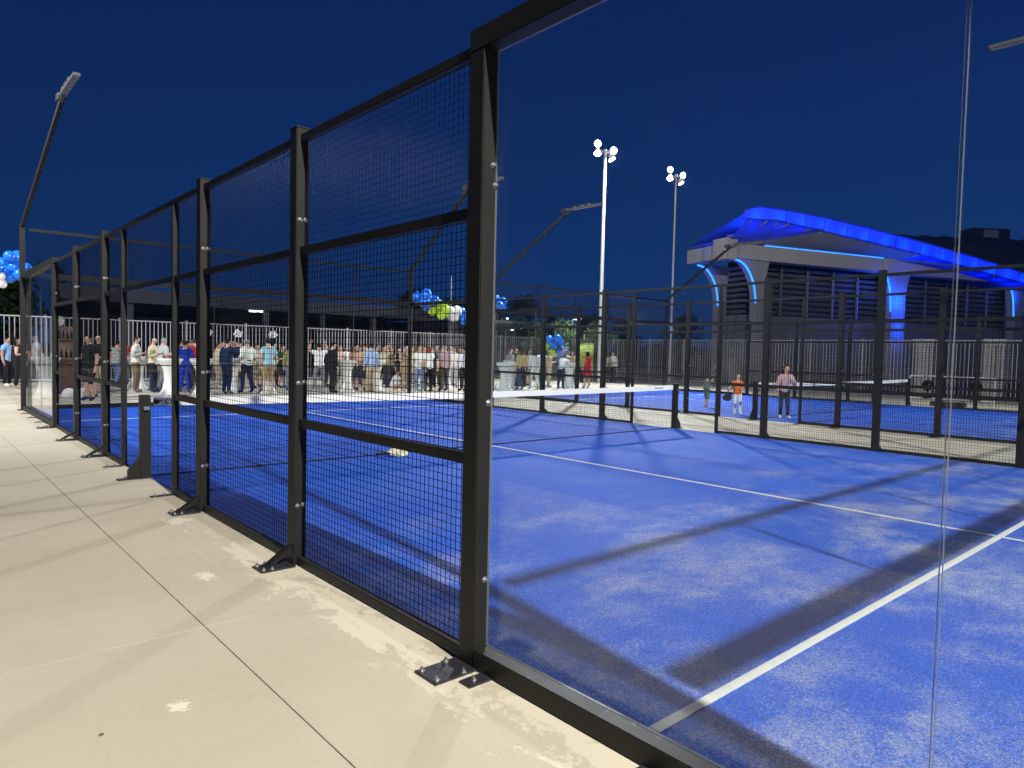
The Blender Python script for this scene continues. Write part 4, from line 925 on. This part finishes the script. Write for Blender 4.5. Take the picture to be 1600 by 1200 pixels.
PEOPLE = [
(0.58, 30.09, 1.7, 60, 'stand', 'short', 'dark', 'skyblue', 'short', 'trousers', 'black', 'white', 'fair', 'man in light blue top and black trousers behind the woman at the far left end'),
(0.7, 28.83, 1.68, 100, 'hold', 'long', 'dark', 'black', 'none', 'trousers', 'black', 'beige', 'fair', 'dark-haired woman in sleeveless black top and black trousers holding a drink at the far left'),
(0.96, 29.15, 1.72, -70, 'hold', 'short', 'brown', 'maroonstripe', 'short', 'trousers', 'black', 'black', 'fair', 'man in dark red striped top facing the woman in black at the far left'),
(1.29, 29.04, 1.78, -80, 'hold', 'bald', 'grey', 'white', 'short', 'trousers', 'grey', 'black', 'fair', 'bald man in white shirt behind the leftmost white cocktail table'),
(1.64, 22.49, 1.76, -60, 'hold', 'short', 'dark', 'black', 'short', 'shorts', 'black', 'navy', 'fair', 'bare-legged man in black T-shirt and black shorts beside the brick bar'),
(2.04, 23.39, 1.8, -30, 'cross', 'short', 'dark', 'black', 'short', 'shorts', 'beige', 'navy', 'fair', 'man in black shirt and long beige shorts beside the brick bar'),
(3.66, 29.16, 1.68, 150, 'walk', 'short', 'dark', 'greyplaid', 'long', 'trousers', 'jeans', 'white', 'fair', 'person in grey and white plaid top and faded jeans walking'),
(4.17, 30.41, 1.74, 180, 'stand', 'short', 'dark', 'maroon', 'short', 'trousers', 'darkgrey', 'black', 'fair', 'man in maroon T-shirt and dark trousers seen from behind'),
(3.47, 25.66, 1.8, 80, 'hold', 'short', 'dark', 'whitestripe', 'long', 'trousers', 'brown', 'brown', 'fair', 'man in white striped shirt and brown trousers turned to the right'),
(3.92, 25.49, 1.78, 60, 'hold', 'bald', 'grey', 'cream', 'long', 'trousers', 'black', 'black', 'fair', 'balding man in cream sweater and black trousers with his hand at his waist'),
(4.45, 26.42, 1.8, 120, 'hold', 'short', 'grey', 'lightgrey', 'long', 'trousers', 'grey', 'grey', 'fair', 'grey-haired man in light grey shirt beside the man in the cream sweater'),
(5.13, 27.83, 1.66, -90, 'bend', 'short', 'dark', 'black', 'short', 'trousers', 'black', 'black', 'fair', 'person in black leaning over the table with the red cups'),
(4.79, 25.18, 1.72, 150, 'hold', 'short', 'dark', 'royal', 'long', 'trousers', 'royal', 'brown', 'tan', 'person in bright royal blue suit beside a white table'),
(5.59, 26.83, 1.8, 200, 'hold', 'short', 'brown', 'red', 'long', 'trousers', 'darkgrey', 'black', 'fair', 'man in red shirt beside the person in the royal blue suit'),
(6.27, 26.61, 1.66, 90, 'stand', 'short', 'brown', 'cream', 'long', 'trousers', 'beige', 'beige', 'fair', 'person in cream top and beige trousers left of the man in the navy suit'),
(5.64, 23.81, 1.8, 120, 'phone', 'short', 'dark', 'navyjacket', 'long', 'trousers', 'navy', 'brown', 'fair', 'man in open navy suit jacket over a white shirt'),
(7.07, 27.21, 1.78, -40, 'stand', 'short', 'dark', 'navy', 'long', 'trousers', 'navy', 'black', 'fair', 'man in dark jacket half hidden behind the man in the navy suit'),
(6.43, 24.21, 1.82, 185, 'belt', 'short', 'grey', 'white', 'long', 'trousers', 'navy', 'black', 'fair', 'man in white shirt and dark navy trousers seen from behind'),
(7.8, 26.98, 1.64, 20, 'hold', 'long', 'brown', 'beige', 'short', 'skirt', 'grey', 'black', 'fair', 'woman in beige top between the white shirt and the light blue T-shirt'),
(6.68, 23.07, 1.84, 185, 'stand', 'short', 'dark', 'paleblue', 'short', 'shorts', 'khaki', 'white', 'fair', 'man in pale blue T-shirt, khaki shorts and white shoes seen from behind'),
(8.67, 26.71, 1.62, 10, 'hold', 'long', 'dark', 'darkgreen', 'short', 'skirt', 'darkgrey', 'black', 'fair', 'dark-haired woman in dark green top facing the court'),
(8.17, 24.73, 1.72, 160, 'stand', 'short', 'brown', 'olive', 'long', 'trousers', 'jeans', 'brown', 'fair', 'person in olive shirt and blue jeans right of the pale blue T-shirt'),
(8.89, 24.07, 1.74, 170, 'armsup', 'short', 'dark', 'white', 'short', 'trousers', 'grey', 'white', 'fair', 'man in white T-shirt and grey trousers with his arms raised to his head'),
(8.99, 23.26, 1.8, 100, 'stand', 'short', 'dark', 'black', 'long', 'trousers', 'black', 'black', 'fair', 'man in black suit turned to the right'),
(11.17, 26.9, 1.66, -20, 'hold', 'long', 'blond', 'palepink', 'short', 'trousers', 'grey', 'beige', 'fair', 'blond woman in pale pink top behind the man in the black suit'),
(10.57, 24.74, 1.66, 40, 'hold', 'long', 'brown', 'tantop', 'none', 'skirt', 'darkgrey', 'black', 'tan', 'woman in tan sleeveless top and dark skirt beside a white table'),
(10.64, 24.28, 1.68, -30, 'hold', 'long', 'dark', 'peach', 'none', 'skirt', 'darkgrey', 'black', 'fair', 'bare-armed woman in peach top and dark skirt beside the light blue shirt'),
(12.16, 26.6, 1.82, 170, 'stand', 'short', 'brown', 'lightgrey', 'short', 'trousers', 'grey', 'grey', 'fair', 'tall man in light grey top behind the woman in the peach top'),
(10.42, 23.12, 1.78, 185, 'stand', 'short', 'dark', 'lightblue', 'long', 'trousers', 'beige', 'beige', 'fair', 'man in light blue shirt and beige trousers seen from behind'),
(12.34, 25.55, 1.7, 0, 'armsup', 'long', 'dark', 'creamblack', 'short', 'trousers', 'darkgrey', 'black', 'fair', 'dark-haired woman in cream and black top with her hands raised'),
(12.9, 25.87, 1.62, 20, 'hold', 'long', 'brown', 'camo', 'short', 'trousers', 'darkgrey', 'black', 'fair', 'woman in mottled green top behind the crouching child'),
(11.2, 22.84, 1.25, 30, 'squat', 'short', 'brown', 'white', 'short', 'shorts', 'white', 'white', 'fair', 'child in white crouching down in front of the crowd'),
(11.98, 23.39, 1.74, 10, 'hold', 'short', 'brown', 'beigestripe', 'short', 'trousers', 'beige', 'beige', 'fair', 'man in beige striped shirt and beige trousers facing the court'),
(14.05, 26.03, 1.7, -20, 'stand', 'long', 'blond', 'cream', 'short', 'skirt', 'beige', 'beige', 'fair', 'blond woman in cream dress behind the man in beige stripes'),
(12.28, 22.86, 1.72, -30, 'stand', 'long', 'blond', 'white', 'short', 'trousers', 'jeans', 'white', 'fair', 'woman in white top and blue jeans'),
(12.6, 22.74, 1.72, 185, 'phone', 'long', 'redhair', 'white', 'short', 'trousers', 'black', 'black', 'fair', 'woman with red hair in loose white top and black trousers seen from behind'),
(15.05, 25.73, 1.86, 0, 'stand', 'short', 'dark', 'grey', 'short', 'trousers', 'darkgrey', 'black', 'fair', 'tall dark-haired man rising behind the crowd'),
(13.43, 22.88, 1.78, 180, 'stand', 'short', 'grey', 'dustypink', 'short', 'trousers', 'darkgrey', 'black', 'fair', 'man in dusty pink shirt and grey trousers seen from behind'),
(15.17, 24.65, 1.74, -40, 'hold', 'short', 'grey', 'white', 'long', 'trousers', 'lightgrey', 'grey', 'fair', 'grey-haired man in white beside the dusty pink shirt'),
(14.18, 22.62, 1.76, 185, 'stand', 'short', 'dark', 'whiteblue', 'long', 'trousers', 'black', 'black', 'fair', 'man in crisp white shirt and black trousers next to the near black post'),
(17.62, 23.88, 1.72, 10, 'hold', 'short', 'dark', 'grey', 'short', 'trousers', 'grey', 'grey', 'fair', 'person in grey behind the grey cocktail table right of the near post'),
(17.05, 22.55, 1.7, 180, 'stand', 'long', 'brown', 'mustard', 'short', 'skirtlong', 'navy', 'black', 'fair', 'woman in mustard top and long navy skirt seen from behind'),
(17.63, 22.35, 1.72, 150, 'walk', 'long', 'dark', 'white', 'long', 'trousers', 'white', 'beige', 'fair', 'woman in white suit stepping to the right'),
(19.83, 23.73, 1.68, 60, 'hold', 'short', 'blond', 'beige', 'short', 'trousers', 'beige', 'beige', 'fair', 'blond person in beige beside the blue balloon bunch'),
(19.19, 22.33, 1.7, 120, 'bend', 'short', 'dark', 'white', 'short', 'trousers', 'navy', 'black', 'fair', 'man in white shirt and navy trousers bending forward'),
(21.93, 24.26, 1.66, -60, 'hold', 'long', 'brown', 'peach', 'short', 'trousers', 'grey', 'grey', 'fair', 'woman in peach top to the right of the bending man'),
(21.28, 22.72, 1.68, 170, 'stand', 'longdark', 'dark', 'red', 'none', 'dress', 'red', 'beige', 'fair', 'dark-haired woman in a short red dress seen from behind'),
(25.19, 26.7, 1.72, 20, 'stand', 'short', 'dark', 'white', 'short', 'trousers', 'darkgrey', 'black', 'fair', 'man in white partly hidden by the woman in the red dress'),
(26.72, 26.31, 1.66, 60, 'hold', 'long', 'brown', 'greyplaid', 'short', 'trousers', 'darkgrey', 'black', 'fair', 'woman in patterned top facing the man in white by the lime banner'),
(27.17, 26.2, 1.74, -80, 'stand', 'short', 'blond', 'white', 'long', 'trousers', 'darkgrey', 'black', 'fair', 'man in white long-sleeved shirt right of the lime banner'),
(10.59, 27.07, 1.7, 30, 'stand', 'short', 'brown', 'navy', 'short', 'trousers', 'darkgrey', 'black', 'fair', 'man in navy top between the white T-shirt and the black suit'),
(11.87, 27.74, 1.66, 10, 'hold', 'long', 'dark', 'white', 'short', 'skirt', 'black', 'black', 'fair', 'dark-haired woman in white top behind the table right of the black suit'),
(12.57, 28.09, 1.74, -10, 'stand', 'short', 'dark', 'darkgreen', 'short', 'trousers', 'black', 'black', 'fair', 'man in dark green top at the back behind the tan top'),
(13.13, 27.38, 1.76, 30, 'stand', 'short', 'dark', 'maroon', 'short', 'trousers', 'darkgrey', 'black', 'fair', 'man in maroon top at the back beside the light blue shirt'),
(13.85, 27.74, 1.78, -20, 'stand', 'short', 'dark', 'beige', 'long', 'trousers', 'brown', 'brown', 'fair', 'man in beige long sleeves at the back left of the crouching child'),
(13.47, 26.21, 1.64, 0, 'hold', 'long', 'brown', 'black', 'none', 'trousers', 'darkgrey', 'black', 'fair', 'brown-haired woman in black sleeveless top right of the mottled green top'),
(14.8, 27.47, 1.8, 15, 'stand', 'short', 'brown', 'skyblue', 'short', 'trousers', 'grey', 'grey', 'fair', 'man in sky blue top at the back behind the beige stripes'),
(14.51, 26.43, 1.62, 40, 'hold', 'long', 'dark', 'tantop', 'short', 'skirt', 'black', 'black', 'fair', 'dark-haired woman in tan top behind the white top and jeans'),
(15.16, 26.8, 1.72, -30, 'stand', 'short', 'dark', 'greyplaid', 'short', 'trousers', 'darkgrey', 'black', 'fair', 'man in grey plaid shirt behind the red-haired woman'),
(14.59, 25.35, 1.7, -60, 'hold', 'short', 'dark', 'black', 'short', 'trousers', 'black', 'black', 'fair', 'man in black T-shirt squeezed beside the red-haired woman'),
(15.9, 26.59, 1.66, 20, 'stand', 'long', 'brown', 'peach', 'short', 'skirt', 'grey', 'beige', 'fair', 'woman in peach top peeking out behind the dusty pink shirt'),
(16.31, 26.47, 1.8, 0, 'stand', 'short', 'dark', 'lightblue', 'short', 'trousers', 'navy', 'black', 'fair', 'man in light blue polo at the back beside the grey-haired man in white'),
(16.06, 25.43, 1.7, -30, 'hold', 'long', 'brown', 'brown', 'short', 'trousers', 'darkgrey', 'black', 'fair', 'woman in brown top left of the crisp white shirt'),
(16.57, 25.27, 1.74, 30, 'stand', 'short', 'dark', 'cream', 'short', 'trousers', 'grey', 'grey', 'fair', 'man in cream shirt half hidden by the near black post'),
(19.46, 25.57, 1.76, -20, 'stand', 'short', 'dark', 'darkgrey', 'short', 'trousers', 'black', 'black', 'fair', 'man in dark grey at the back behind the mustard top'),
(19.64, 24.93, 1.7, 40, 'hold', 'long', 'dark', 'dustypink', 'none', 'skirt', 'darkgrey', 'black', 'fair', 'bare-armed woman in dusty pink between the mustard top and the white suit'),
(20.8, 25.19, 1.74, -20, 'stand', 'short', 'brown', 'white', 'short', 'trousers', 'jeans', 'white', 'fair', 'man in white T-shirt and jeans right of the white suit'),
(22.63, 25.31, 1.74, 10, 'stand', 'short', 'dark', 'lightgrey', 'long', 'trousers', 'navy', 'black', 'fair', 'man in light grey shirt behind the navy banner side of the bunch'),
(8.75, 27.63, 1.72, 20, 'stand', 'short', 'dark', 'black', 'long', 'trousers', 'darkgrey', 'black', 'fair', 'man in black behind the pale blue T-shirt'),
(7.28, 29.04, 1.74, 10, 'stand', 'short', 'grey', 'dustypink', 'long', 'trousers', 'grey', 'grey', 'fair', 'grey-haired man in dusty pink behind the navy suit jacket'),
(8.05, 29.34, 1.68, -10, 'hold', 'long', 'blond', 'palepink', 'short', 'skirt', 'beige', 'beige', 'fair', 'blond woman in pale pink between the navy suit and the white shirt'),
(6.19, 29.35, 1.68, -20, 'hold', 'long', 'brown', 'cream', 'short', 'trousers', 'brown', 'brown', 'fair', 'brown-haired woman in cream behind the royal blue suit'),
(5.64, 28.56, 1.76, 60, 'stand', 'short', 'dark', 'darkgrey', 'short', 'trousers', 'black', 'black', 'fair', 'man in dark grey left of the royal blue suit'),
]
specs = sorted({(p[4], False, 1.0) for p in PEOPLE} | {('swing', True, 1.0), ('racket', True, 1.0), ('reach', True, 1.0)})
raw_bodies(specs)
for p in PEOPLE: person(*p)
KG = 'children playing on the second court'
KID1 = person(15.96, 13.05, .98, 60, 'swing', 'short', 'dark', 'dullgreen', 'short', 'shorts', 'dullgreen', 'white', 'fair', 'child in dull green swinging a racket overhead on the second court', True, KG)
KID2 = person(14.62, 11.25, 1.08, -55, 'racket', 'short', 'dark', 'orange', 'short', 'trousers', 'white', 'white', 'fair', 'child in orange T-shirt and white trousers on the second court', True, KG)
person(14.72, 10.0, 1.36, -40, 'reach', 'long', 'dark', 'pinkstripe', 'long', 'trousers', 'darkgrey', 'white', 'fair', 'long-haired girl in pink striped top leaning on the net of the second court', True, KG)

# rackets
def racket(label, loc, rot, face_m, rim=None):
    t = thing('padel_racket', label, 'racket', loc); t.rotation_euler = rot
    m = MB(); n = 24
    out = [(.125*math.sin(a)*(1-.12*math.cos(a)), .26+.135*-math.cos(a)) for a in [2*math.pi*i/n for i in range(n)]]
    m.prism(out, -.019, .019, 'z'); f = m.obj('racket_face', face_m, t)
    h = MB()
    for i in range(5):
        for j in range(6):
            if abs(i-2)+abs(j-2.5) < 4: h.tube(((i-2)*.035, .17+j*.036, .0192), ((i-2)*.035, .17+j*.036, .0205), .0065, n=8)
    h.obj('drilled_hole', M_DARK, f)
    e_ = MB(); pr = [(x*1.03, (y-.26)*1.03+.26) for x, y in out]
    for a, b in zip(pr, pr[1:]+pr[:1]): e_.tube((a[0], a[1], 0), (b[0], b[1], 0), .015, n=5)
    e_.obj('rim', rim or M_STEEL, t)
    g = MB(); g.tube((0, -.06, 0), (0, .08, 0), .018, n=10); g.tube((0, .08, 0), (-.05, .15, 0), .012, n=6); g.tube((0, .08, 0), (.05, .15, 0), .012, n=6); g.tube((0, -.075, 0), (0, -.06, 0), .021, n=10); g.obj('handle', M_STEEL, t)
    return t
M_YEL = m_mottle('racket_print', [(.62, .62, .40), (.30, .32, .22), (.72, .74, .60)], 16)
racket('racket with pale yellow face lying on the blue turf under the net', (2.92, 9.83, .058), (0, R(14), R(-92)), M_YEL, M_YEL)
def held(label, kid, d, mat):
    p = Vector(kid.location)+Matrix.Rotation(kid.rotation_euler[2], 3, 'Z') @ (Vector(kid['hand'])*kid.scale[0])
    r = racket(label, p, (0, 0, 0), mat); r.rotation_euler = Vector(d).to_track_quat('Y', 'Z').to_euler(); r.scale = (.85,)*3
held('dark racket held by the child in the orange T-shirt', KID2, (-.5, -.25, -.55), plain('racket_dark', (.03, .03, .035), .4))
held('grey racket raised overhead by the child in dull green', KID1, (.3, -.2, .9), plain('racket_grey', (.2, .21, .22), .4))
for o_ in COL.objects:
    if 'hand' in o_: del o_['hand']

# ------------------------------------------------------------------ cocktail tables under white stretch cloths, cups on them
tb = MB(); tb.lathe([(.30, .0), (.31, .02), (.22, .18), (.165, .45), (.18, .75), (.30, 1.00), (.345, 1.06), (.35, 1.10), (.345, 1.105)], 24)
TBC = tb.mesh('stretch_cloth', M_CLOTH)
tt_ = MB(); tt_.lathe([(.352, 1.106), (.352, 1.122)], 24); TBT = tt_.mesh('tabletop', plain('white_tabletop', (.7, .7, .68), .4))
ft_ = MB()
for a in range(4): ft_.tube((.28*math.cos(a*1.571+.4), .28*math.sin(a*1.571+.4), 0), (.28*math.cos(a*1.571+.4), .28*math.sin(a*1.571+.4), .03), .035, n=8)
TBF = ft_.mesh('foot', M_STEEL)
TABLES = [(.86, 23.9, 'white cocktail table in front of the bald man at the far left'), (3.97, 23.8, 'white cocktail table with red cups right of the man in the cream sweater'), (4.86, 23.75, 'white cocktail table beside the royal blue suit'),
 (3.74, 26.6, 'white cocktail table behind the man in the white striped shirt'), (4.57, 27.3, 'white cocktail table behind the man in the cream sweater'), (6.2, 24.9, 'white cocktail table between the navy suit and the white shirt'),
 (7.0, 23.95, 'white cocktail table behind the pale blue T-shirt and khaki shorts'), (9.61, 23.45, 'white cocktail table right of the man in the black suit'), (10.95, 23.75, 'white cocktail table behind the light blue shirt'), (14.0, 23.6, 'white cocktail table beside the dusty pink shirt'),
 (15.5, 21.75, 'greyish cocktail table just right of the near black post'), (17.3, 23.3, 'white cocktail table behind the mustard top'), (20.6, 23.2, 'white cocktail table right of the bending man')]
for x, y, lb in TABLES:
    t = thing('cocktail_table', lb, 'table', (x, y, 0), x, 'white cocktail tables'); use('stretch_cloth', TBC, t); use('tabletop', TBT, t); use('foot', TBF, t)
cupm = MB(); cupm.lathe([(.028, 0), (.038, .10), (.036, .10), (.027, .01)], 12)
CUPR = cupm.mesh('cup', plain('red_cup', (.30, .02, .025), .4)); CUPW = cupm.mesh('cup', plain('clear_cup', (.62, .62, .58), .15)); 
def cup(me, x, y, lb, g): prop(use('cup', me, None, (x, y, 1.1225)), lb, 'cup', g)
for dx, dy in ((-.2, -.15), (-.08, -.22), (.06, -.2), (.2, -.1), (0, .05), (-.15, .1)): cup(CUPR, 3.97+dx, 23.8+dy, 'dark red cup on the white table right of the cream sweater', 'red cups on one white table')
for dx, dy in ((-.1, -.15), (.12, -.05)): cup(CUPW, .86+dx, 23.9+dy, 'pale cup on the white table at the far left', 'cups on the far left table')
for dx, dy in ((-.15, -.1), (.05, -.18), (.15, .1)): cup(CUPW, 15.5+dx, 21.75+dy, 'pale cup on the greyish table right of the near post', 'cups on the greyish table')

# ------------------------------------------------------------------ brick bar at the left
bar_t = thing('brick_bar', 'brown brick bar with bottles on its shelf left of the man in black shorts', 'bar', (1.66, 25.5, 0))
MB().b2((-.26, .0, 0), (.26, .5, 1.02)).obj('counter_core', M_JOINT, bar_t)
BR = MB().b2((-.062, -.02, -.03), (.062, .02, .03)).mesh('brick', M_BRICK)
for j in range(14):
    for i in range(4):
        x = -.195+i*.13+(.03 if j % 2 else -.03)
        if -.2 <= x <= .23: use('brick', BR, bar_t, (x, -.015, .05+j*.072))
MB().b2((-.30, -.08, 1.022), (.30, .52, 1.07)).obj('counter_top', plain('bar_wood', (.22, .15, .10), .6), bar_t)
MB().b2((-.27, .42, 1.072), (.27, .48, 2.0)).obj('back_board', plain('bar_board', (.30, .22, .17), .7), bar_t)
MB().b2((-.26, .25, 1.60), (.26, .418, 1.63)).obj('shelf', plain('bar_wood2', (.2, .14, .1), .6), bar_t)
bo = MB(); bo.lathe([(.035, 0), (.035, .16), (.014, .21), (.014, .27)], 10); BOT = bo.mesh('bottle', plain('dark_bottle', (.02, .03, .02), .15))
for i in range(5): prop(use('bottle', BOT, None, (1.46+i*.1, 25.82, 1.632)), 'dark bottle on the shelf of the brick bar', 'bottle', 'bottles on the brick bar')
for i in range(4): prop(use('bottle', BOT, None, (1.48+i*.12, 25.62, 1.072)), 'dark bottle standing on the counter of the brick bar', 'bottle', 'bottles on the bar counter')
lt = thing('white_lantern', 'white paper lantern standing on top of the brick bar board', 'lantern', (1.47, 25.95, 2.0))
m = MB(); m.lathe([(.06, 0), (.12, .06), (.13, .2), (.07, .3)], 12); m.obj('shade', M_CLOTH, lt); m = MB(); m.tube((0, 0, .3), (0, 0, .34), .03, n=8); m.obj('cap', M_STEEL, lt)
bu = MB(); bu.lathe([(.16, 0), (.19, .06), (.17, .16), (.12, .24), (.04, .28)], 12)
for x, y, lb in ((1.35, 23.6, 'crumpled white bag on the ground left of the bare-legged man'), (1.62, 23.4, 'crumpled pale bag on the ground by the brick bar')): prop(bu.obj('white_bag', M_CLOTH, None, (x, y, 0)), lb, 'bag')

# ------------------------------------------------------------------ balloons
BALN = MB(); BALN.ball((0, 0, 0), 1.0, 18, 12, (1, 1, 1.12)); BALN.lathe([(.02, -1.2), (.10, -1.16), (.03, -1.1)], 8)
BME = {'b': BALN.mesh('balloon', M_BL_BLUE), 'l': BALN.mesh('balloon', M_BL_LIME), 'w': BALN.mesh('balloon', M_BL_WHITE)}
def garland(label, bl, poles, name='balloon_garland'):
    c = bl[0]; t = thing(name, label, 'balloons', (c[0], c[1], 0), 0, 'balloon decorations')
    for x, y, z, r, k_ in bl:
        b = use('balloon', BME[k_], t, (x-c[0], y-c[1], z)); b.scale = (r,)*3; b.rotation_euler = (random.uniform(-.6, .6), random.uniform(-.6, .6), random.uniform(0, 6))
    for (x, y, h) in poles:
        m = MB(); m.tube((0, 0, 0), (0, 0, h), .03, n=8); m.tube((0, 0, 0), (0, 0, .02), .2, n=12); m.obj('pole', M_PALE, t, (x-c[0], y-c[1], 0))
    for a, b in zip(bl[:-1], bl[1:]):
        pass
    s = MB(); s.path([(q[0]-c[0], q[1]-c[1], q[2]-q[3]*.6) for q in bl], .006, 4); s.obj('string', M_CLOTH, t)
    return t
BAL_A = [(0.08, 25.6, 3.7, 0.153, 'b'), (0.23, 25.4, 3.88, 0.154, 'b'), (0.43, 25.5, 3.9, 0.182, 'b'), (0.34, 25.5, 3.62, 0.163, 'b'), (0.61, 25.35, 3.59, 0.147, 'b'), (0.14, 25.55, 3.48, 0.153, 'b'), (0.46, 25.4, 3.4, 0.155, 'b'), (0.25, 25.5, 3.31, 0.145, 'b'), (-0.07, 25.35, 3.53, 0.161, 'b'), (-0.13, 25.5, 3.24, 0.161, 'w'), (0.05, 25.45, 3.13, 0.126, 'w'), (-0.04, 25.4, 3.35, 0.108, 'w'), (0.03, 25.35, 3.32, 0.108, 'w')]
BAL_B = [(13.95, 25.65, 3.73, 0.226, 'b'), (14.3, 25.45, 3.86, 0.228, 'b'), (14.59, 25.75, 3.67, 0.229, 'b'), (14.21, 25.45, 3.51, 0.24, 'b'), (14.85, 25.6, 3.63, 0.203, 'b'), (14.5, 25.75, 3.4, 0.202, 'b'), (14.76, 25.7, 3.2, 0.189, 'l'), (15.05, 25.65, 3.46, 0.232, 'l'), (15.29, 25.5, 3.25, 0.246, 'l'), (15.06, 25.45, 3.05, 0.191, 'l'), (15.6, 25.55, 3.19, 0.234, 'w'), (15.94, 25.55, 3.24, 0.236, 'w'), (15.74, 25.55, 3.01, 0.221, 'w'), (16.01, 25.7, 3.02, 0.181, 'w'), (16.29, 25.7, 3.23, 0.224, 'b'), (16.54, 25.75, 3.1, 0.253, 'b'), (16.29, 25.45, 2.89, 0.196, 'b'), (16.81, 25.65, 3.34, 0.227, 'l'), (17.07, 25.55, 3.16, 0.228, 'l'), (17.36, 25.45, 3.4, 0.215, 'w'), (17.65, 25.65, 3.3, 0.216, 'w'), (17.94, 25.75, 3.61, 0.218, 'l'), (18.55, 25.55, 3.82, 0.206, 'b'), (18.59, 25.65, 3.56, 0.206, 'b'), (18.28, 25.45, 3.63, 0.205, 'b'), (18.35, 25.75, 3.95, 0.176, 'b')]
BAL_C = [(20.34, 24.3, 2.12, 0.207, 'b'), (20.67, 24.05, 2.19, 0.208, 'b'), (20.89, 24.1, 2.02, 0.194, 'b'), (20.52, 24.2, 1.89, 0.222, 'b'), (20.78, 24.15, 1.72, 0.179, 'b'), (20.23, 24.35, 1.85, 0.177, 'l'), (20.36, 24.1, 1.56, 0.177, 'l'), (20.66, 24.35, 1.51, 0.178, 'l'), (20.2, 24.05, 1.41, 0.147, 'l')]
garland('cluster of blue and white balloons high at the left edge', BAL_A, [(.55, 25.75, 3.6)])
garland('blue, lime and white balloon garland hanging over the crowd beside the near post', BAL_B, [(15.95, 26.0, 4.8), (18.5, 26.0, 3.8)])
garland('small blue and lime balloon bunch among the guests right of the near post', BAL_C, [(20.5, 24.45, 2.1)])
for x, y, lb in ((6.85, 26.2, 'white flower ball on a stem behind the navy suit'), (8.11, 26.2, 'white flower ball on a stem behind the pale blue T-shirt'), (5.95, 26.6, 'white flower ball on a stem beside the red shirt')):
    t = thing('flower_ball', lb, 'flowers', (x, y, 0), 0, 'white flower balls on stems')
    m = MB(); m.tube((0, 0, 0), (0, 0, 1.86), .014, n=6); m.tube((0, 0, 0), (0, 0, .02), .15, n=10); m.obj('stem', M_STEEL, t)
    f = MB()
    for i in range(34):
        d = Vector((random.gauss(0, 1), random.gauss(0, 1), random.gauss(0, 1))).normalized(); f.ball(Vector((0, 0, 1.98))+d*.12, random.uniform(.025, .05), 6, 4)
    f.obj('blossom', M_BL_WHITE, t)
# banners
def banner(label, x0, x1, y, z0, z1, mat, extra=None):
    t = thing('banner', label, 'banner', ((x0+x1)/2, y, 0)); w = x1-x0
    m = MB(); N = 10
    for i in range(N):
        a, b = -w/2+w*i/N, -w/2+w*(i+1)/N; ya, yb = .03*math.sin(i*1.1), .03*math.sin((i+1)*1.1)
        m.add([(a, ya-.006, z0), (b, yb-.006, z0), (b, yb-.006, z1), (a, ya-.006, z1), (a, ya+.006, z0), (b, yb+.006, z0), (b, yb+.006, z1), (a, ya+.006, z1)], [(0, 1, 2, 3), (5, 4, 7, 6), (3, 2, 6, 7), (1, 0, 4, 5)], True)
    m.obj('sheet', mat, t)
    p = MB()
    for x in (-w/2-.03, w/2+.03): p.tube((x, .02, 0), (x, .02, z1+.06), .02, n=6); p.tube((x, -.2, .012), (x, .24, .012), .018, n=6)
    p.tube((-w/2-.03, .02, z1+.05), (w/2+.03, .02, z1+.05), .015, n=6); p.obj('stand', M_GALV, t)
    if extra:
        q = MB(); extra(q, w, z0, z1); q.obj('printed_band', plain('banner_print', (.72, .76, .66), .7), t)
banner('lime green banner behind the woman in the red dress', 24.35, 25.5, 26.2, .9, 2.05, plain('banner_lime', (.26, .34, .06), .7, 0, .1), lambda q, w, a, b: (q.b2((-w*.36, -.045, b-.38), (w*.36, -.04, b-.34)), q.b2((-w*.3, -.045, b-.52), (w*.25, -.04, b-.49))))
banner('dark navy banner between the blue balloon bunch and the lime banner', 22.3, 23.7, 26.3, .7, 1.8, plain('banner_navy', (.02, .03, .09), .7), lambda q, w, a, b: (q.b2((-w*.3, -.045, b-.4), (-w*.1, -.04, b-.3)), q.b2((.1, -.045, b-.55), (w*.3, -.04, b-.5))))
# frame with two black balls behind the second court
t = thing('equipment_frame', 'white tube frame carrying two shiny black balls behind the second court', 'equipment', (24.75, 9.2, 0))
m = MB(); c = [(-.0, -1.27, .25), (0, 1.27, .25), (0, 1.27, 1.03), (0, -1.27, 1.03)]
m.path(c+[c[0]], .022, 8)
for y in (-1.27, 0, 1.27): m.tube((0, y, 0), (0, y, .25), .022, n=8); m.tube((-.25, y, .02), (.25, y, .02), .02, n=6)
m.obj('frame', M_GALV, t)
for y in (-.75, .7):
    b = MB(); b.ball((0, y, .70), .19, 18, 12); bo_ = b.obj('ball', plain('gloss_black', (.01, .01, .012), .12), t)
    s = MB(); s.tube((0, y, .25), (0, y, .52), .03, n=8); s.lathe([(.16, .27), (.17, .30), (.08, .34)], 14, (0, y, 0)); s.obj('stem', M_DARKPLATE, t)
m = MB(); m.b2((-.2, -.45, 0.02), (.2, .55, .16)); m.obj('base_box', M_DARKPLATE, t)
# pale concrete panels beside the hall, seen through the bars of the fence
for y, w, lb in ((12.75, .85, 'pale upright panel behind the bar fence left of the white tube frame top'), (10.0, .8, 'pale upright panel behind the bar fence above the second black ball')):
    p = thing('wall_panel', lb, 'panel', (33.0, y, 0)); MB().bevbox((-.06, -w/2, -.04), (.06, w/2, 2.5), .01).obj('slab_panel', M_WALLC, p); MB().b2((-.1, -w/2-.02, 2.502), (.1, w/2+.02, 2.55)).obj('coping', M_GALV, p)
# a small stone on the walk
m = MB(); m.ball((0, 0, .004), .008, 8, 6, (1.2, .8, .7)); prop(m.obj('pebble', M_JOINT, None, (-1.55, 4.4, 0)), 'small dark pebble lying on the pale concrete walk', 'pebble')
